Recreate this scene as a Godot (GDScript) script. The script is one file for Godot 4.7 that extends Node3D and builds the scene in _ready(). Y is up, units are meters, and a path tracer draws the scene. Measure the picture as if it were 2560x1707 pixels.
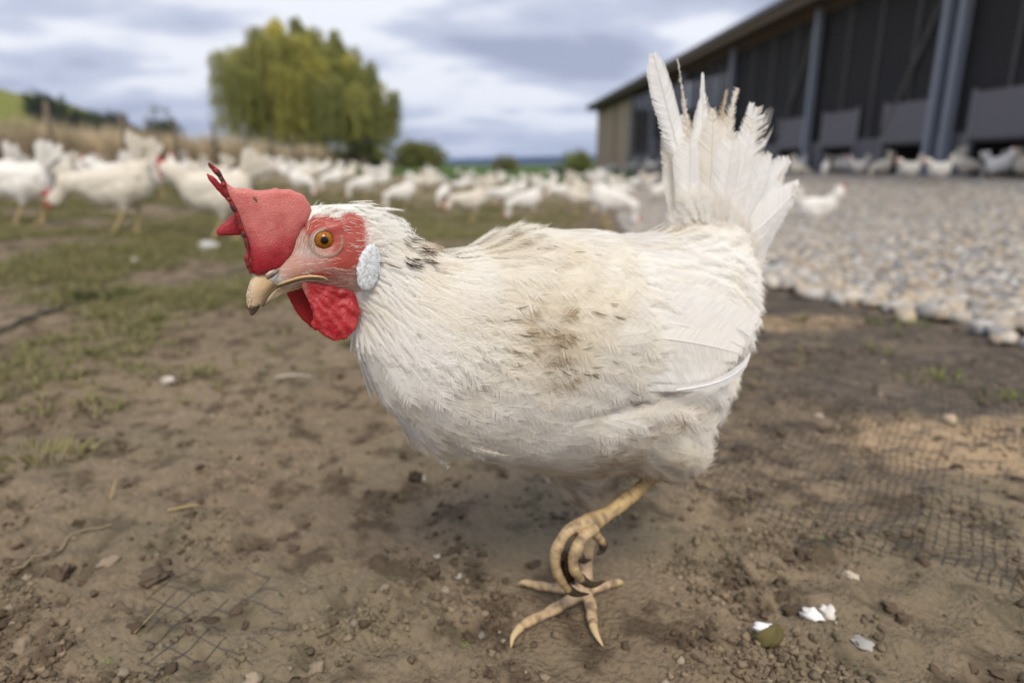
extends Node3D
# A white hen walking past the lens on a bare, netted hen run; a flock, a willow and a long hen house behind her.
# Hen frame: a hen faces local -X, Y is up, local +Z is the hen's left side. Units are metres.

const SOIL := Color(0.205, 0.158, 0.107)
const HERO_AT := Vector3(0.0786, 0.0, -0.5513)
const HERO_TURN := 28.0

var rng := RandomNumberGenerator.new()
var taken := {}
var n_big := FastNoiseLite.new()
var n_mid := FastNoiseLite.new()
var n_fine := FastNoiseLite.new()
var n_cell := FastNoiseLite.new()


class MB:
	var v := PackedVector3Array()
	var n := PackedVector3Array()
	var c := PackedColorArray()
	var t := PackedInt32Array()

	func add(p: Vector3, col := Color.WHITE) -> int:
		v.push_back(p)
		c.push_back(col)
		return v.size() - 1

	func tri(a: int, b: int, d: int) -> void:
		t.push_back(a)
		t.push_back(b)
		t.push_back(d)

	func quad(a: int, b: int, d: int, e: int) -> void:
		tri(a, b, d)
		tri(a, d, e)

	# a ring-by-ring tube; col is a colour or a list of colours, one per point
	func tube(pts: Array, rad: Array, sides: int, col, flat := 1.0, cap := true) -> void:
		var side := Vector3.ZERO
		var first := v.size()
		for i in pts.size():
			var d: Vector3 = (pts[mini(i + 1, pts.size() - 1)] - pts[maxi(i - 1, 0)]).normalized()
			if i == 0:
				side = d.cross(Vector3.UP if absf(d.y) < 0.9 else Vector3.RIGHT).normalized()
			side = (side - d * side.dot(d)).normalized()
			var up := side.cross(d)
			for k in sides:
				var a := TAU * k / sides
				add(pts[i] + (side * cos(a) + up * sin(a) * flat) * rad[i], col[i] if col is Array else col)
		for i in pts.size() - 1:
			for k in sides:
				var a := first + i * sides + k
				var b := first + i * sides + (k + 1) % sides
				quad(a, b, b + sides, a + sides)
		if cap:
			for e in [0, pts.size() - 1]:
				var m := add(pts[e], col[e] if col is Array else col)
				for k in sides:
					var a: int = first + e * sides + k
					var b: int = first + e * sides + (k + 1) % sides
					if e == 0:
						tri(m, b, a)
					else:
						tri(m, a, b)

	func box(lo: Vector3, hi: Vector3, col := Color.WHITE, x := Transform3D()) -> void:
		for ax in 3:
			for s in 2:
				var q := []
				for k in 4:
					var p := Vector3()
					p[ax] = hi[ax] if s else lo[ax]
					var b := (ax + 1) % 3
					var d := (ax + 2) % 3
					p[b] = hi[b] if k == 1 or k == 2 else lo[b]
					p[d] = hi[d] if k >= 2 else lo[d]
					q.append(add(x * p, col))
				if s:
					quad(q[0], q[3], q[2], q[1])
				else:
					quad(q[0], q[1], q[2], q[3])

	func flat_normals() -> void:
		var nv := PackedVector3Array()
		var nc := PackedColorArray()
		var nn := PackedVector3Array()
		for i in range(0, t.size(), 3):
			var a := v[t[i]]
			var b := v[t[i + 1]]
			var d := v[t[i + 2]]
			var m := (d - a).cross(b - a).normalized()
			for k in 3:
				nv.push_back(v[t[i + k]])
				nc.push_back(c[t[i + k]])
				nn.push_back(m)
		v = nv
		c = nc
		n = nn
		t = PackedInt32Array(range(v.size()))

	func smooth_normals() -> void:
		n.resize(v.size())
		n.fill(Vector3.ZERO)
		for i in range(0, t.size(), 3):
			var a := t[i]
			var b := t[i + 1]
			var d := t[i + 2]
			var m := (v[d] - v[a]).cross(v[b] - v[a])
			n[a] += m
			n[b] += m
			n[d] += m
		for i in n.size():
			n[i] = n[i].normalized() if n[i].length_squared() > 1e-20 else Vector3.UP

	func relax(rounds: int, share := 0.5) -> void:
		for r in rounds:
			var s := PackedVector3Array()
			s.resize(v.size())
			var k := PackedInt32Array()
			k.resize(v.size())
			for i in range(0, t.size(), 3):
				for e in 3:
					s[t[i + e]] += v[t[i + (e + 1) % 3]] + v[t[i + (e + 2) % 3]]
					k[t[i + e]] += 2
			for i in v.size():
				if k[i] > 0:
					v[i] = v[i].lerp(s[i] / k[i], share)
		n = PackedVector3Array()

	func mesh(m: Material) -> ArrayMesh:
		if n.size() != v.size():
			smooth_normals()
		var a := []
		a.resize(Mesh.ARRAY_MAX)
		a[Mesh.ARRAY_VERTEX] = v
		a[Mesh.ARRAY_NORMAL] = n
		a[Mesh.ARRAY_COLOR] = c
		a[Mesh.ARRAY_INDEX] = t
		var out := ArrayMesh.new()
		out.add_surface_from_arrays(Mesh.PRIMITIVE_TRIANGLES, a)
		out.surface_set_material(0, m)
		return out


func paint(rough := 0.8, spec := 0.4, back := 0.0) -> StandardMaterial3D:
	var m := StandardMaterial3D.new()
	m.vertex_color_use_as_albedo = true
	m.roughness = rough
	m.metallic_specular = spec
	if back > 0.0:
		m.backlight_enabled = true
		m.backlight = Color(back, back, back).linear_to_srgb()
	return m


func numbered(called: String) -> String:
	taken[called] = taken.get(called, -1) + 1
	return called if taken[called] == 0 else "%s_%03d" % [called, taken[called]]


func tag(o: Node, label := "", category := "", group := "", kind := "") -> Node:
	for k in [["label", label], ["category", category], ["group", group], ["kind", kind]]:
		if k[1]:
			o.set_meta(k[0], k[1])
	return o


func thing(called: String, label: String, category: String, at := Vector3.ZERO, turn := 0.0, group := "") -> Node3D:
	var o := Node3D.new()
	o.name = numbered(called)
	add_child(o)
	o.position = at
	o.rotation_degrees.y = turn
	tag(o, label, category, group)
	return o


func put(called: String, m: Mesh, parent: Node = null) -> MeshInstance3D:
	var o := MeshInstance3D.new()
	o.mesh = m
	if parent == null:
		o.name = numbered(called)
		add_child(o)
	else:
		var k := 0
		var name_it := called
		while parent.has_node(name_it):
			k += 1
			name_it = "%s_%03d" % [called, k]
		o.name = name_it
		parent.add_child(o)
	return o


func scatter(called: String, m: Mesh, xs: Array, cols: Array, parent: Node = null) -> MultiMeshInstance3D:
	var mm := MultiMesh.new()
	mm.transform_format = MultiMesh.TRANSFORM_3D
	mm.use_colors = true
	mm.mesh = m
	mm.instance_count = xs.size()
	for i in xs.size():
		mm.set_instance_transform(i, xs[i])
		mm.set_instance_color(i, cols[i])
	var o := MultiMeshInstance3D.new()
	o.multimesh = mm
	o.name = numbered(called) if parent == null else called
	if parent == null:
		add_child(o)
	else:
		parent.add_child(o, true)
	o.set_meta("kind", "stuff")
	return o


func noise(freq: float, sd: int, oct := 3, type := FastNoiseLite.TYPE_SIMPLEX_SMOOTH) -> FastNoiseLite:
	var n := FastNoiseLite.new()
	n.noise_type = type
	n.frequency = freq
	n.seed = sd
	n.fractal_octaves = oct
	if oct <= 1:
		n.fractal_type = FastNoiseLite.FRACTAL_NONE
	return n


func rnd(a: float, b: float) -> float:
	return rng.randf_range(a, b)


# ---- shapes grown from an outline: a smooth inflation, meshed with surface nets ----

func closed_curve(mm: Array, sub := 4) -> PackedVector2Array:
	var p := PackedVector2Array()
	for i in range(0, mm.size(), 2):
		p.push_back(Vector2(mm[i], mm[i + 1]) * 0.001)
	var out := PackedVector2Array()
	var n := p.size()
	for i in n:
		for k in sub:
			out.push_back(p[i].cubic_interpolate(p[(i + 1) % n], p[(i + n - 1) % n], p[(i + 2) % n], float(k) / sub))
	return out


func inflate(poly: PackedVector2Array, h: float, c: float, cap := 0.0, rounds := 160) -> Dictionary:
	var lo := poly[0]
	var hi := poly[0]
	for p in poly:
		lo = lo.min(p)
		hi = hi.max(p)
	lo -= Vector2(4 * h, 4 * h)
	var nx := int((hi.x - lo.x) / h) + 5
	var ny := int((hi.y - lo.y) / h) + 5
	var inside := PackedByteArray()
	inside.resize(nx * ny)
	for i in nx:
		var x := lo.x + i * h + h * 0.013
		var hits := []
		for k in poly.size():
			var a := poly[k]
			var b := poly[(k + 1) % poly.size()]
			if (a.x > x) != (b.x > x):
				hits.append(a.y + (b.y - a.y) * (x - a.x) / (b.x - a.x))
		hits.sort()
		for k in range(0, hits.size() - 1, 2):
			for j in range(maxi(0, ceili((hits[k] - lo.y) / h)), mini(ny - 1, floori((hits[k + 1] - lo.y) / h)) + 1):
				inside[i * ny + j] = 1
	var A := PackedFloat32Array()
	A.resize(nx * ny)
	var cells := PackedInt32Array()
	for i in nx * ny:
		if inside[i]:
			cells.push_back(i)
	var add := c * h * h
	for r in rounds:
		for q in cells:
			A[q] += 1.85 * ((A[q - 1] + A[q + 1] + A[q - ny] + A[q + ny] + add) * 0.25 - A[q])
	var top := 0.0
	for q in cells:
		if cap > 0.0:
			A[q] = cap * cap * A[q] / (A[q] + cap * cap)
		top = maxf(top, A[q])
	var B := A.duplicate()
	for i in range(1, nx - 1):
		for j in range(1, ny - 1):
			var q := i * ny + j
			if inside[q]:
				continue
			var s := 0.0
			for e in [1, -1, ny, -ny]:
				s += A[q + e]
			B[q] = -0.35 * s if s > 0.0 else -0.04 * top
	var D := B.duplicate()
	for i in range(1, nx - 1):
		for j in range(1, ny - 1):
			var q := i * ny + j
			D[q] = B[q] * 0.4 + 0.15 * (B[q - 1] + B[q + 1] + B[q - ny] + B[q + ny])
	for i in nx:
		D[i * ny] = -0.04 * top
		D[i * ny + ny - 1] = -0.04 * top
	for j in ny:
		D[j] = -0.04 * top
		D[(nx - 1) * ny + j] = -0.04 * top
	return {"A": D, "nx": nx, "ny": ny, "x0": lo.x, "y0": lo.y, "h": h}


func thick(g: Dictionary, x: float, y: float) -> float:
	var fx: float = (x - g.x0) / g.h
	var fy: float = (y - g.y0) / g.h
	var i := clampi(int(fx), 0, g.nx - 2)
	var j := clampi(int(fy), 0, g.ny - 2)
	fx = clampf(fx - i, 0, 1)
	fy = clampf(fy - j, 0, 1)
	var A: PackedFloat32Array = g.A
	var q: int = i * int(g.ny) + j
	var w: int = g.ny
	return lerpf(lerpf(A[q], A[q + 1], fy), lerpf(A[q + w], A[q + w + 1], fy), fx)


const CORNER: Array[Vector3i] = [Vector3i(0, 0, 0), Vector3i(1, 0, 0), Vector3i(0, 1, 0), Vector3i(1, 1, 0), Vector3i(0, 0, 1), Vector3i(1, 0, 1), Vector3i(0, 1, 1), Vector3i(1, 1, 1)]
const EDGE: Array[Vector2i] = [Vector2i(0, 1), Vector2i(2, 3), Vector2i(4, 5), Vector2i(6, 7), Vector2i(0, 2), Vector2i(1, 3), Vector2i(4, 6), Vector2i(5, 7), Vector2i(0, 4), Vector2i(1, 5), Vector2i(2, 6), Vector2i(3, 7)]


# surface nets on f = A(x, y) - z*z
func nets(g: Dictionary, hz: float) -> MB:
	var A: PackedFloat32Array = g.A
	var nx: int = g.nx
	var ny: int = g.ny
	var top := 0.0
	for a in A:
		top = maxf(top, a)
	var half := int(sqrt(top) / hz) + 3
	var nk := half * 2 + 1
	var ids := PackedInt32Array()
	ids.resize(nx * ny * nk)
	ids.fill(-1)
	var mb := MB.new()
	var act := []
	var f := PackedFloat32Array()
	f.resize(8)
	for i in nx - 1:
		for j in ny - 1:
			var q := i * ny + j
			var hi := maxf(maxf(A[q], A[q + 1]), maxf(A[q + ny], A[q + ny + 1]))
			if hi <= 0.0:
				continue
			var lo := minf(minf(A[q], A[q + 1]), minf(A[q + ny], A[q + ny + 1]))
			var kh := mini(half - 1, int(sqrt(hi) / hz) + 1)
			var kl := int(sqrt(lo) / hz) - 1 if lo > 0.0 else 0
			for k in range(half - kh - 1, half + kh + 1):
				if absi(k - half) < kl - 1:
					continue
				var z0 := (k - half) * hz
				var z1 := z0 + hz
				f[0] = A[q] - z0 * z0
				f[1] = A[q + ny] - z0 * z0
				f[2] = A[q + 1] - z0 * z0
				f[3] = A[q + ny + 1] - z0 * z0
				f[4] = A[q] - z1 * z1
				f[5] = A[q + ny] - z1 * z1
				f[6] = A[q + 1] - z1 * z1
				f[7] = A[q + ny + 1] - z1 * z1
				var s := Vector3.ZERO
				var cnt := 0
				for e in EDGE:
					if (f[e.x] > 0.0) != (f[e.y] > 0.0):
						var w := f[e.x] / (f[e.x] - f[e.y])
						s += Vector3(CORNER[e.x]).lerp(Vector3(CORNER[e.y]), w)
						cnt += 1
				if cnt == 0:
					continue
				s /= cnt
				ids[q * nk + k] = mb.add(Vector3(g.x0 + (i + s.x) * g.h, g.y0 + (j + s.y) * g.h, z0 + s.z * hz))
				act.append([i, j, k, f[0] > 0.0, f[1] > 0.0, f[2] > 0.0, f[4] > 0.0])
	for a in act:
		var i: int = a[0]
		var j: int = a[1]
		var k: int = a[2]
		var o := (i * ny + j) * nk + k
		if a[3] != a[4]:
			net_quad(mb, ids[o], ids[o - nk], ids[o - nk - 1], ids[o - 1], a[3])
		if a[3] != a[5]:
			net_quad(mb, ids[o], ids[o - 1], ids[o - ny * nk - 1], ids[o - ny * nk], a[3])
		if a[3] != a[6]:
			net_quad(mb, ids[o], ids[o - ny * nk], ids[o - ny * nk - nk], ids[o - nk], a[3])
	return mb


func net_quad(mb: MB, a: int, b: int, c: int, d: int, flip: bool) -> void:
	if mini(mini(a, b), mini(c, d)) < 0:
		return
	if flip:
		mb.quad(a, d, c, b)
	else:
		mb.quad(a, b, c, d)


func lump(detail: int, sd: int, rough: float, squash := Vector3.ONE) -> MB:
	var ico := SphereMesh.new()
	ico.radial_segments = detail
	ico.rings = maxi(3, detail / 2)
	ico.radius = 1.0
	ico.height = 2.0
	var arr := ico.get_mesh_arrays()
	var mb := MB.new()
	var n := noise(0.7, sd, 2)
	var seen := {}
	var remap := PackedInt32Array()
	for p: Vector3 in arr[Mesh.ARRAY_VERTEX]:
		var key := Vector3i((p * 1000.0).round())
		if not seen.has(key):
			seen[key] = mb.add(p * squash * (1.0 + rough * n.get_noise_3dv(p * 1.6) * 1.6))
		remap.push_back(seen[key])
	var ix: PackedInt32Array = arr[Mesh.ARRAY_INDEX]
	for k in range(0, ix.size(), 3):
		mb.tri(remap[ix[k]], remap[ix[k + 1]], remap[ix[k + 2]])
	return mb

# ---- sky, light, lens ----

func make_sky() -> Image:
	var w := 1536
	var hgt := 768
	var im := Image.create(w, hgt, false, Image.FORMAT_RGBF)
	var big := noise(0.60, 11, 5)
	var streak := noise(0.9, 5, 4)
	var fine := noise(3.0, 8, 3)
	var dark := Color(0.225, 0.252, 0.335)
	var mid := Color(0.325, 0.354, 0.445)
	var white := Color(0.525, 0.54, 0.585)
	var pale := Color(0.34, 0.375, 0.455)
	var below := Color(0.30, 0.28, 0.25)
	for j in hgt:
		var el := PI * 0.5 - PI * (j + 0.5) / hgt
		if el < 0.0:
			im.fill_rect(Rect2i(0, j, w, 1), below)
			continue
		var y := sin(el)
		var r := cos(el)
		var k := 1.0 / (y + 0.16)
		for i in w:
			var a := TAU * (i + 0.5) / w
			var p := Vector2(sin(a) * r, -cos(a) * r) * k
			var b := big.get_noise_3d(p.x * 1.1 + 3.1, p.y * 1.5, 0.0) + 0.22 * streak.get_noise_3d(p.x * 1.4, p.y * 2.6, 4.0)
			var t := clampf(0.48 + b * 1.6, 0.0, 1.0)
			var col := dark.lerp(mid, smoothstep(0.0, 0.5, t)).lerp(white, smoothstep(0.50, 1.0, t + 0.10 * fine.get_noise_2d(p.x, p.y)))
			col = col.lerp(pale, exp(-el * 16.0) * 0.75)
			im.set_pixel(i, j, col)
	return im


func build_view() -> void:
	var cam := Camera3D.new()
	cam.name = "camera"
	add_child(cam)
	cam.position = Vector3(0, 0.40, 0)
	cam.rotation_degrees.x = -15.14
	var lens := CameraAttributesPhysical.new()
	lens.frustum_focal_length = 23.0
	lens.frustum_focus_distance = 0.43
	lens.frustum_near = 0.02
	lens.frustum_far = 9000.0
	lens.exposure_aperture = 3.8
	cam.attributes = lens
	cam.current = true
	var env := Environment.new()
	env.background_mode = Environment.BG_SKY
	var mat := PanoramaSkyMaterial.new()
	mat.panorama = ImageTexture.create_from_image(make_sky())
	env.sky = Sky.new()
	env.sky.sky_material = mat
	env.tonemap_mode = Environment.TONE_MAPPER_LINEAR
	env.tonemap_exposure = 1.75
	env.fog_enabled = true
	env.fog_density = 0.00016
	env.fog_light_color = Color(0.66, 0.76, 0.98)
	env.sdfgi_enabled = true
	env.ssao_enabled = true
	env.ssil_enabled = true
	var we := WorldEnvironment.new()
	we.name = "environment"
	we.environment = env
	add_child(we)
	var sun := DirectionalLight3D.new()
	sun.name = "sun"
	sun.light_energy = 0.5
	sun.light_color = Color(1.0, 0.955, 0.88)
	sun.light_angular_distance = 24.0
	sun.shadow_enabled = true
	sun.rotation_degrees = Vector3(-52, 12, 0)
	add_child(sun)


# ---- the lie of the land ----

const BANK: Array[Vector2] = [Vector2(2.6, -0.2), Vector2(1.75, -0.95), Vector2(1.24, -1.54), Vector2(0.96, -1.98), Vector2(0.86, -2.35), Vector2(0.80, -4.4), Vector2(1.3, -8.0), Vector2(2.2, -14.0), Vector2(4.2, -29.0), Vector2(5.0, -42.0)]


func bank_x(z: float) -> float:
	if z > BANK[0].y:
		return BANK[0].x
	for i in BANK.size() - 1:
		if z >= BANK[i + 1].y:
			return lerpf(BANK[i].x, BANK[i + 1].x, (z - BANK[i].y) / (BANK[i + 1].y - BANK[i].y))
	return 5.0


func wall_x(z: float) -> float:
	return 6.744 + 0.0472 * z


func bank_share(x: float, z: float) -> float:
	var b := bank_x(z)
	return clampf((x - b) / maxf(0.5, wall_x(z) - b), 0.0, 1.0)


# the run falls away gently from the near rise; the left edge and the gravel bank stay high
func lie(x: float, z: float) -> float:
	var left := lerpf(smoothstep(-5.0, -1.0, x), 1.0, smoothstep(-40.0, -75.0, z))
	var h := -0.30 * smoothstep(-1.5, -10.0, z) * left
	var s := bank_share(x, z)
	if z > -48.0 and z < 6.0:
		h = lerpf(h, 0.2, smoothstep(0.0, 0.95, s) * smoothstep(-48.0, -42.0, z))
	h += 0.06 * smoothstep(-0.7, -2.4, x) * smoothstep(-1.7, -3.4, z) * (1.0 - smoothstep(-40.0, -75.0, z))
	if x < -4.0:
		h += 0.05 * smoothstep(-4.0, -11.0, x) * (1.0 - smoothstep(-40.0, -75.0, z))
	return h


func land(x: float, z: float) -> float:
	var h := lie(x, z)
	var near := 1.0 - smoothstep(2.0, 7.0, Vector2(x, z).length())
	h += 0.010 * n_big.get_noise_2d(x, z) * (0.35 + 0.65 * near)
	if near > 0.0:
		h += near * 0.0095 * n_mid.get_noise_2d(x, z)
		var rough := smoothstep(-0.25, 0.35, n_big.get_noise_2d(x * 1.7 + 9.0, z * 1.7))
		h += near * rough * 0.0055 * maxf(0.0, n_fine.get_noise_2d(x, z) + 0.15)
	var d := Vector2(x - 0.07, z + 0.56).length()
	return h * smoothstep(0.02, 0.16, d) if d < 0.16 else h


func soil_color(x: float, z: float) -> Color:
	var c := SOIL
	var b := n_big.get_noise_2d(x * 0.8 + 31.0, z * 0.8)
	var m := n_mid.get_noise_2d(x * 0.7 + 5.0, z * 0.7)
	c = c.lerp(Color(0.275, 0.216, 0.148), clampf(0.35 + b * 0.9, 0.0, 1.0) * 0.65)
	c = c.lerp(Color(0.070, 0.050, 0.034), smoothstep(0.0, 0.46, m + 0.35 * n_fine.get_noise_2d(x * 0.6 + 2.0, z * 0.6)) * 0.75)
	c *= 1.0 + 0.34 * n_fine.get_noise_2d(x * 1.9, z * 1.9)
	# damp, mossy bare patches by the hen's feet
	var moss := smoothstep(0.0, 0.45, n_big.get_noise_2d(x * 0.9 - 14.0, z * 0.9 + 6.0) + 0.32 - Vector2(x - 0.12, z + 0.62).length() * 0.55)
	c = c.lerp(Color(0.165, 0.152, 0.098), moss * 0.34)
	# darker, netted earth towards the bank
	var s := smoothstep(0.15, 0.6, x - 0.05 + 0.5 * b) * smoothstep(-0.75, -1.05, z) * smoothstep(-3.0, -2.0, z)
	c = c.lerp(Color(0.145, 0.120, 0.098), s * 0.75)
	# two bare sandy patches between the net and the bank
	for q in [[0.70, -1.66, 0.26, 0.11], [0.70, -0.90, 0.24, 0.13]]:
		var e := Vector2((x - q[0]) / q[2], (z - q[1]) / q[3]).length() + 0.25 * m
		c = c.lerp(Color(0.40, 0.295, 0.185), 0.9 * (1.0 - smoothstep(0.65, 1.0, e)))
	# worn sward on the left and farther out
	var far := Vector2(x, z).length()
	var g := n_big.get_noise_2d(x * 0.35 + 70.0, z * 0.35) + 0.45 * n_mid.get_noise_2d(x * 0.25, z * 0.25)
	var left := smoothstep(1.1, 2.6, far) * smoothstep(0.9, -0.9, x + 0.25 * z * 0.3)
	c = c.lerp(Color(0.165, 0.160, 0.078), clampf(g * 1.3 + 0.42, 0.0, 0.9) * left * 0.85)
	c = c.lerp(Color(0.255, 0.215, 0.130), smoothstep(7.0, 16.0, far) * 0.6)
	return c


func graded(lo: float, hi: float, step: float, grow: float, far: float) -> PackedFloat32Array:
	var a := PackedFloat32Array()
	var d := step
	var x := lo
	while x > -far:
		d *= grow
		x -= d
		a.push_back(x)
	a.reverse()
	x = lo
	while x < hi:
		a.push_back(x)
		x += step
	d = step
	while x < far:
		a.push_back(x)
		d *= grow
		x += d
	return a


func build_ground() -> void:
	n_big = noise(2.6, 3, 3)
	n_mid = noise(17.0, 21, 4)
	n_fine = noise(85.0, 34, 3)
	n_cell = noise(60.0, 4, 1, FastNoiseLite.TYPE_CELLULAR)
	var xs := graded(-0.62, 0.80, 0.0048, 1.045, 5000.0)
	var zs := graded(-1.25, -0.36, 0.0048, 1.045, 5000.0)
	var mb := MB.new()
	var nz := zs.size()
	for x in xs:
		for z in zs:
			var close := absf(x) < 60.0 and absf(z) < 90.0
			mb.v.push_back(Vector3(x, land(x, z) if close else -0.3, z))
			mb.c.push_back(soil_color(x, z) if close else Color(0.24, 0.21, 0.125))
	for i in xs.size() - 1:
		for j in nz - 1:
			var a := i * nz + j
			mb.quad(a, a + nz, a + nz + 1, a + 1)
	var m := paint(0.95, 0.25)
	var t := NoiseTexture2D.new()
	t.width = 512
	t.height = 512
	t.seamless = true
	t.noise = noise(0.05, 77, 5)
	m.heightmap_enabled = true
	m.heightmap_texture = t
	m.heightmap_scale = 0.35
	m.uv1_triplanar = true
	m.uv1_world_triplanar = true
	m.uv1_scale = Vector3(5.3, 5.3, 5.3)
	tag(put("ground", mb.mesh(m)), "", "", "", "structure")


func on_land(x: float, z: float, up := 0.0) -> Vector3:
	return Vector3(x, land(x, z) + up, z)


func turned(at: Vector3, size: Vector3) -> Transform3D:
	return Transform3D(Basis.from_euler(Vector3(rnd(-0.5, 0.5), rnd(0, TAU), rnd(-0.5, 0.5))).scaled_local(size), at)


func build_gravel() -> void:
	var bed := Node3D.new()
	bed.name = numbered("gravel_bed")
	add_child(bed)
	tag(bed, "", "", "", "structure")
	var m := paint(0.85, 0.35)
	var shapes := []
	for k in 6:
		var q := lump(9, 100 + k, 0.32, Vector3(1, 0.62, 0.8))
		shapes.append(q)
	var tones := [Color(0.43, 0.385, 0.33), Color(0.36, 0.345, 0.32), Color(0.48, 0.405, 0.30), Color(0.28, 0.28, 0.28), Color(0.48, 0.46, 0.435), Color(0.35, 0.285, 0.215), Color(0.56, 0.51, 0.43)]
	# the larger stones along the near edge, one by one
	var made := []
	for k in shapes.size():
		for t in 3:
			var q: MB = shapes[k]
			var col: Color = tones[(k + t * 2) % tones.size()]
			for i in q.c.size():
				q.c[i] = col * (0.9 + 0.2 * fposmod(i * 0.37, 1.0))
			made.append(q.mesh(m))
	var count := 0
	while count < 280:
		var z := -1.0 - 2.4 * pow(rng.randf(), 1.15)
		var x := bank_x(z) + (rnd(-0.07, 0.42) if rng.randf() < 0.86 else -0.28 * rng.randf()) * (0.6 + 0.4 * rng.randf()) + 0.06 * n_mid.get_noise_2d(z * 0.2, 3.0)
		if x > 2.2 - z * 0.12:
			continue
		var s := rnd(0.013, 0.044)
		var o := put("stone", made[rng.randi() % made.size()], bed)
		o.transform = turned(Vector3(x, maxf(land(x, z), lie(x, z) + 0.006) + s * 0.3, z), Vector3(s, s, s))
		count += 1
	var xf := []
	var cl := []
	var plain: MB = lump(7, 140, 0.35, Vector3(1, 0.62, 0.8))
	while xf.size() < 34000:
		var z := -0.9 - 15.0 * pow(rng.randf(), 2.0)
		var b := bank_x(z)
		var x := b + (wall_x(z) - b) * pow(rng.randf(), 1.1) + rnd(-0.03, 0.03)
		if x > 0.95 - z * 0.92:
			continue
		var s := rnd(0.009, 0.029) * (1.0 + 0.11 * maxf(0.0, -z - 3.0))
		xf.append(turned(Vector3(x, lie(x, z) + 0.010 + s * 0.25, z), Vector3(s, s, s)))
		var d := rnd(0.72, 1.12)
		var c: Color = tones[rng.randi() % tones.size()] * d
		cl.append(c.lerp(Color(0.29, 0.275, 0.255), 0.35 * smoothstep(-2.0, -6.0, z)))
	scatter("gravel", plain.mesh(m), xf, cl, bed)
	# a sheet of grit under the stones, up to the hen house
	var mb := MB.new()
	var n := 0
	for i in 70:
		var z := -0.4 - 44.0 * pow(i / 69.0, 1.6)
		for j in 24:
			var f := j / 23.0
			var x := lerpf(bank_x(z) + 0.05 * n_mid.get_noise_2d(z * 0.2, 3.0), wall_x(z) + 0.3, f)
			mb.add(Vector3(x, lie(x, z) + 0.012, z), Color(0.27, 0.255, 0.235) * (1.0 + 0.3 * n_fine.get_noise_2d(x, z)))
		if i > 0:
			for j in 23:
				var a := (i - 1) * 24 + j
				mb.quad(a, a + 24, a + 25, a + 1)
	put("grit", mb.mesh(m), bed)


func build_far_land() -> void:
	# a green crop beyond the run
	var mb := MB.new()
	var n := noise(0.05, 61, 3)
	for i in 40:
		for j in 30:
			var f := pow(j / 29.0, 2.4)
			var z := -25.0 - 800.0 * f
			var x := lerpf(-8.5, 4.4, i / 39.0) + (i / 39.0 - 0.52) * 900.0 * f
			mb.add(Vector3(x, lie(x, z) + 0.05 + 0.14 * smoothstep(0.0, 0.5, j / 29.0) + 0.03 * n.get_noise_2d(x * 20.0, z * 20.0), z), Color(0.070, 0.120, 0.028) * (1.0 + 0.35 * n.get_noise_2d(x, z)))
	for i in 39:
		for j in 29:
			var a := i * 30 + j
			mb.quad(a, a + 1, a + 31, a + 30)
	tag(put("field", mb.mesh(paint(0.9, 0.2))), "", "", "", "structure")
	# low blue hills on the skyline
	mb = MB.new()
	for i in 90:
		var a := i / 89.0
		var x := lerpf(-1600.0, 1500.0, a)
		var top := 20.0 + 16.0 * exp(-pow((x + 40.0) / 230.0, 2.0)) + 26.0 * exp(-pow((x - 330.0) / 170.0, 2.0)) + 7.0 * n_big.get_noise_2d(x * 0.0009, 2.0)
		for j in 7:
			var f := j / 6.0
			mb.add(Vector3(x, -4.0 + (top + 4.0) * sin(f * PI * 0.5), -2600.0 - 700.0 * f), Color(0.022, 0.036, 0.030))
	for i in 89:
		for j in 6:
			var a := i * 7 + j
			mb.quad(a, a + 1, a + 8, a + 7)
	tag(put("distant_hills", mb.mesh(paint(0.95, 0.2))), "", "", "", "structure")
	# the near slope on the left, vines on its upper half
	mb = MB.new()
	for i in 60:
		for j in 26:
			var x := -250.0 + 178.0 * i / 59.0
			var f := j / 25.0
			var z := -125.0 - 70.0 * f
			mb.add(Vector3(x, hill_y(x, z), z), Color(0.165, 0.175, 0.045).lerp(Color(0.22, 0.235, 0.06), 0.5 + 0.5 * n_big.get_noise_2d(x * 0.03, z * 0.05)))
	for i in 59:
		for j in 25:
			var a := i * 26 + j
			mb.quad(a, a + 1, a + 27, a + 26)
	tag(put("hill", mb.mesh(paint(0.95, 0.2))), "", "", "", "structure")


func hill_y(x: float, z: float) -> float:
	var ridge := 17.5 * clampf((-76.0 - x) / 50.0, 0.0, 1.12)
	return -0.6 + ridge * smoothstep(-125.0, -172.0, z) + 1.2 * n_big.get_noise_2d(x * 0.02, z * 0.02) * smoothstep(-75.0, -95.0, x)

# ---- the hen house ----

# along the wall: d metres beyond the camera, y up, out = metres in front of the wall (towards the run)
func wall_at(d: float, y: float, out := 0.0) -> Vector3:
	return Vector3(wall_x(-d) - out, y, -d)


func slab(d0: float, d1: float, y0: float, y1: float, out0: float, out1: float, col: Color) -> MB:
	var mb := MB.new()
	var frame := Transform3D(Basis(Vector3(-1, 0, 0), Vector3.UP, Vector3(-0.0472, 0, -1)), Vector3(6.744, 0, 0))
	# local: x = out of the wall, z = distance along it; mirrored twice, so the faces keep their turn
	mb.box(Vector3(out0, y0, d0), Vector3(out1, y1, d1), col, frame)
	return mb


func beam(a: Vector3, b: Vector3, w: float, col: Color) -> MB:
	var mb := MB.new()
	mb.tube([a, b], [w, w], 4, col)
	mb.flat_normals()
	return mb


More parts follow.
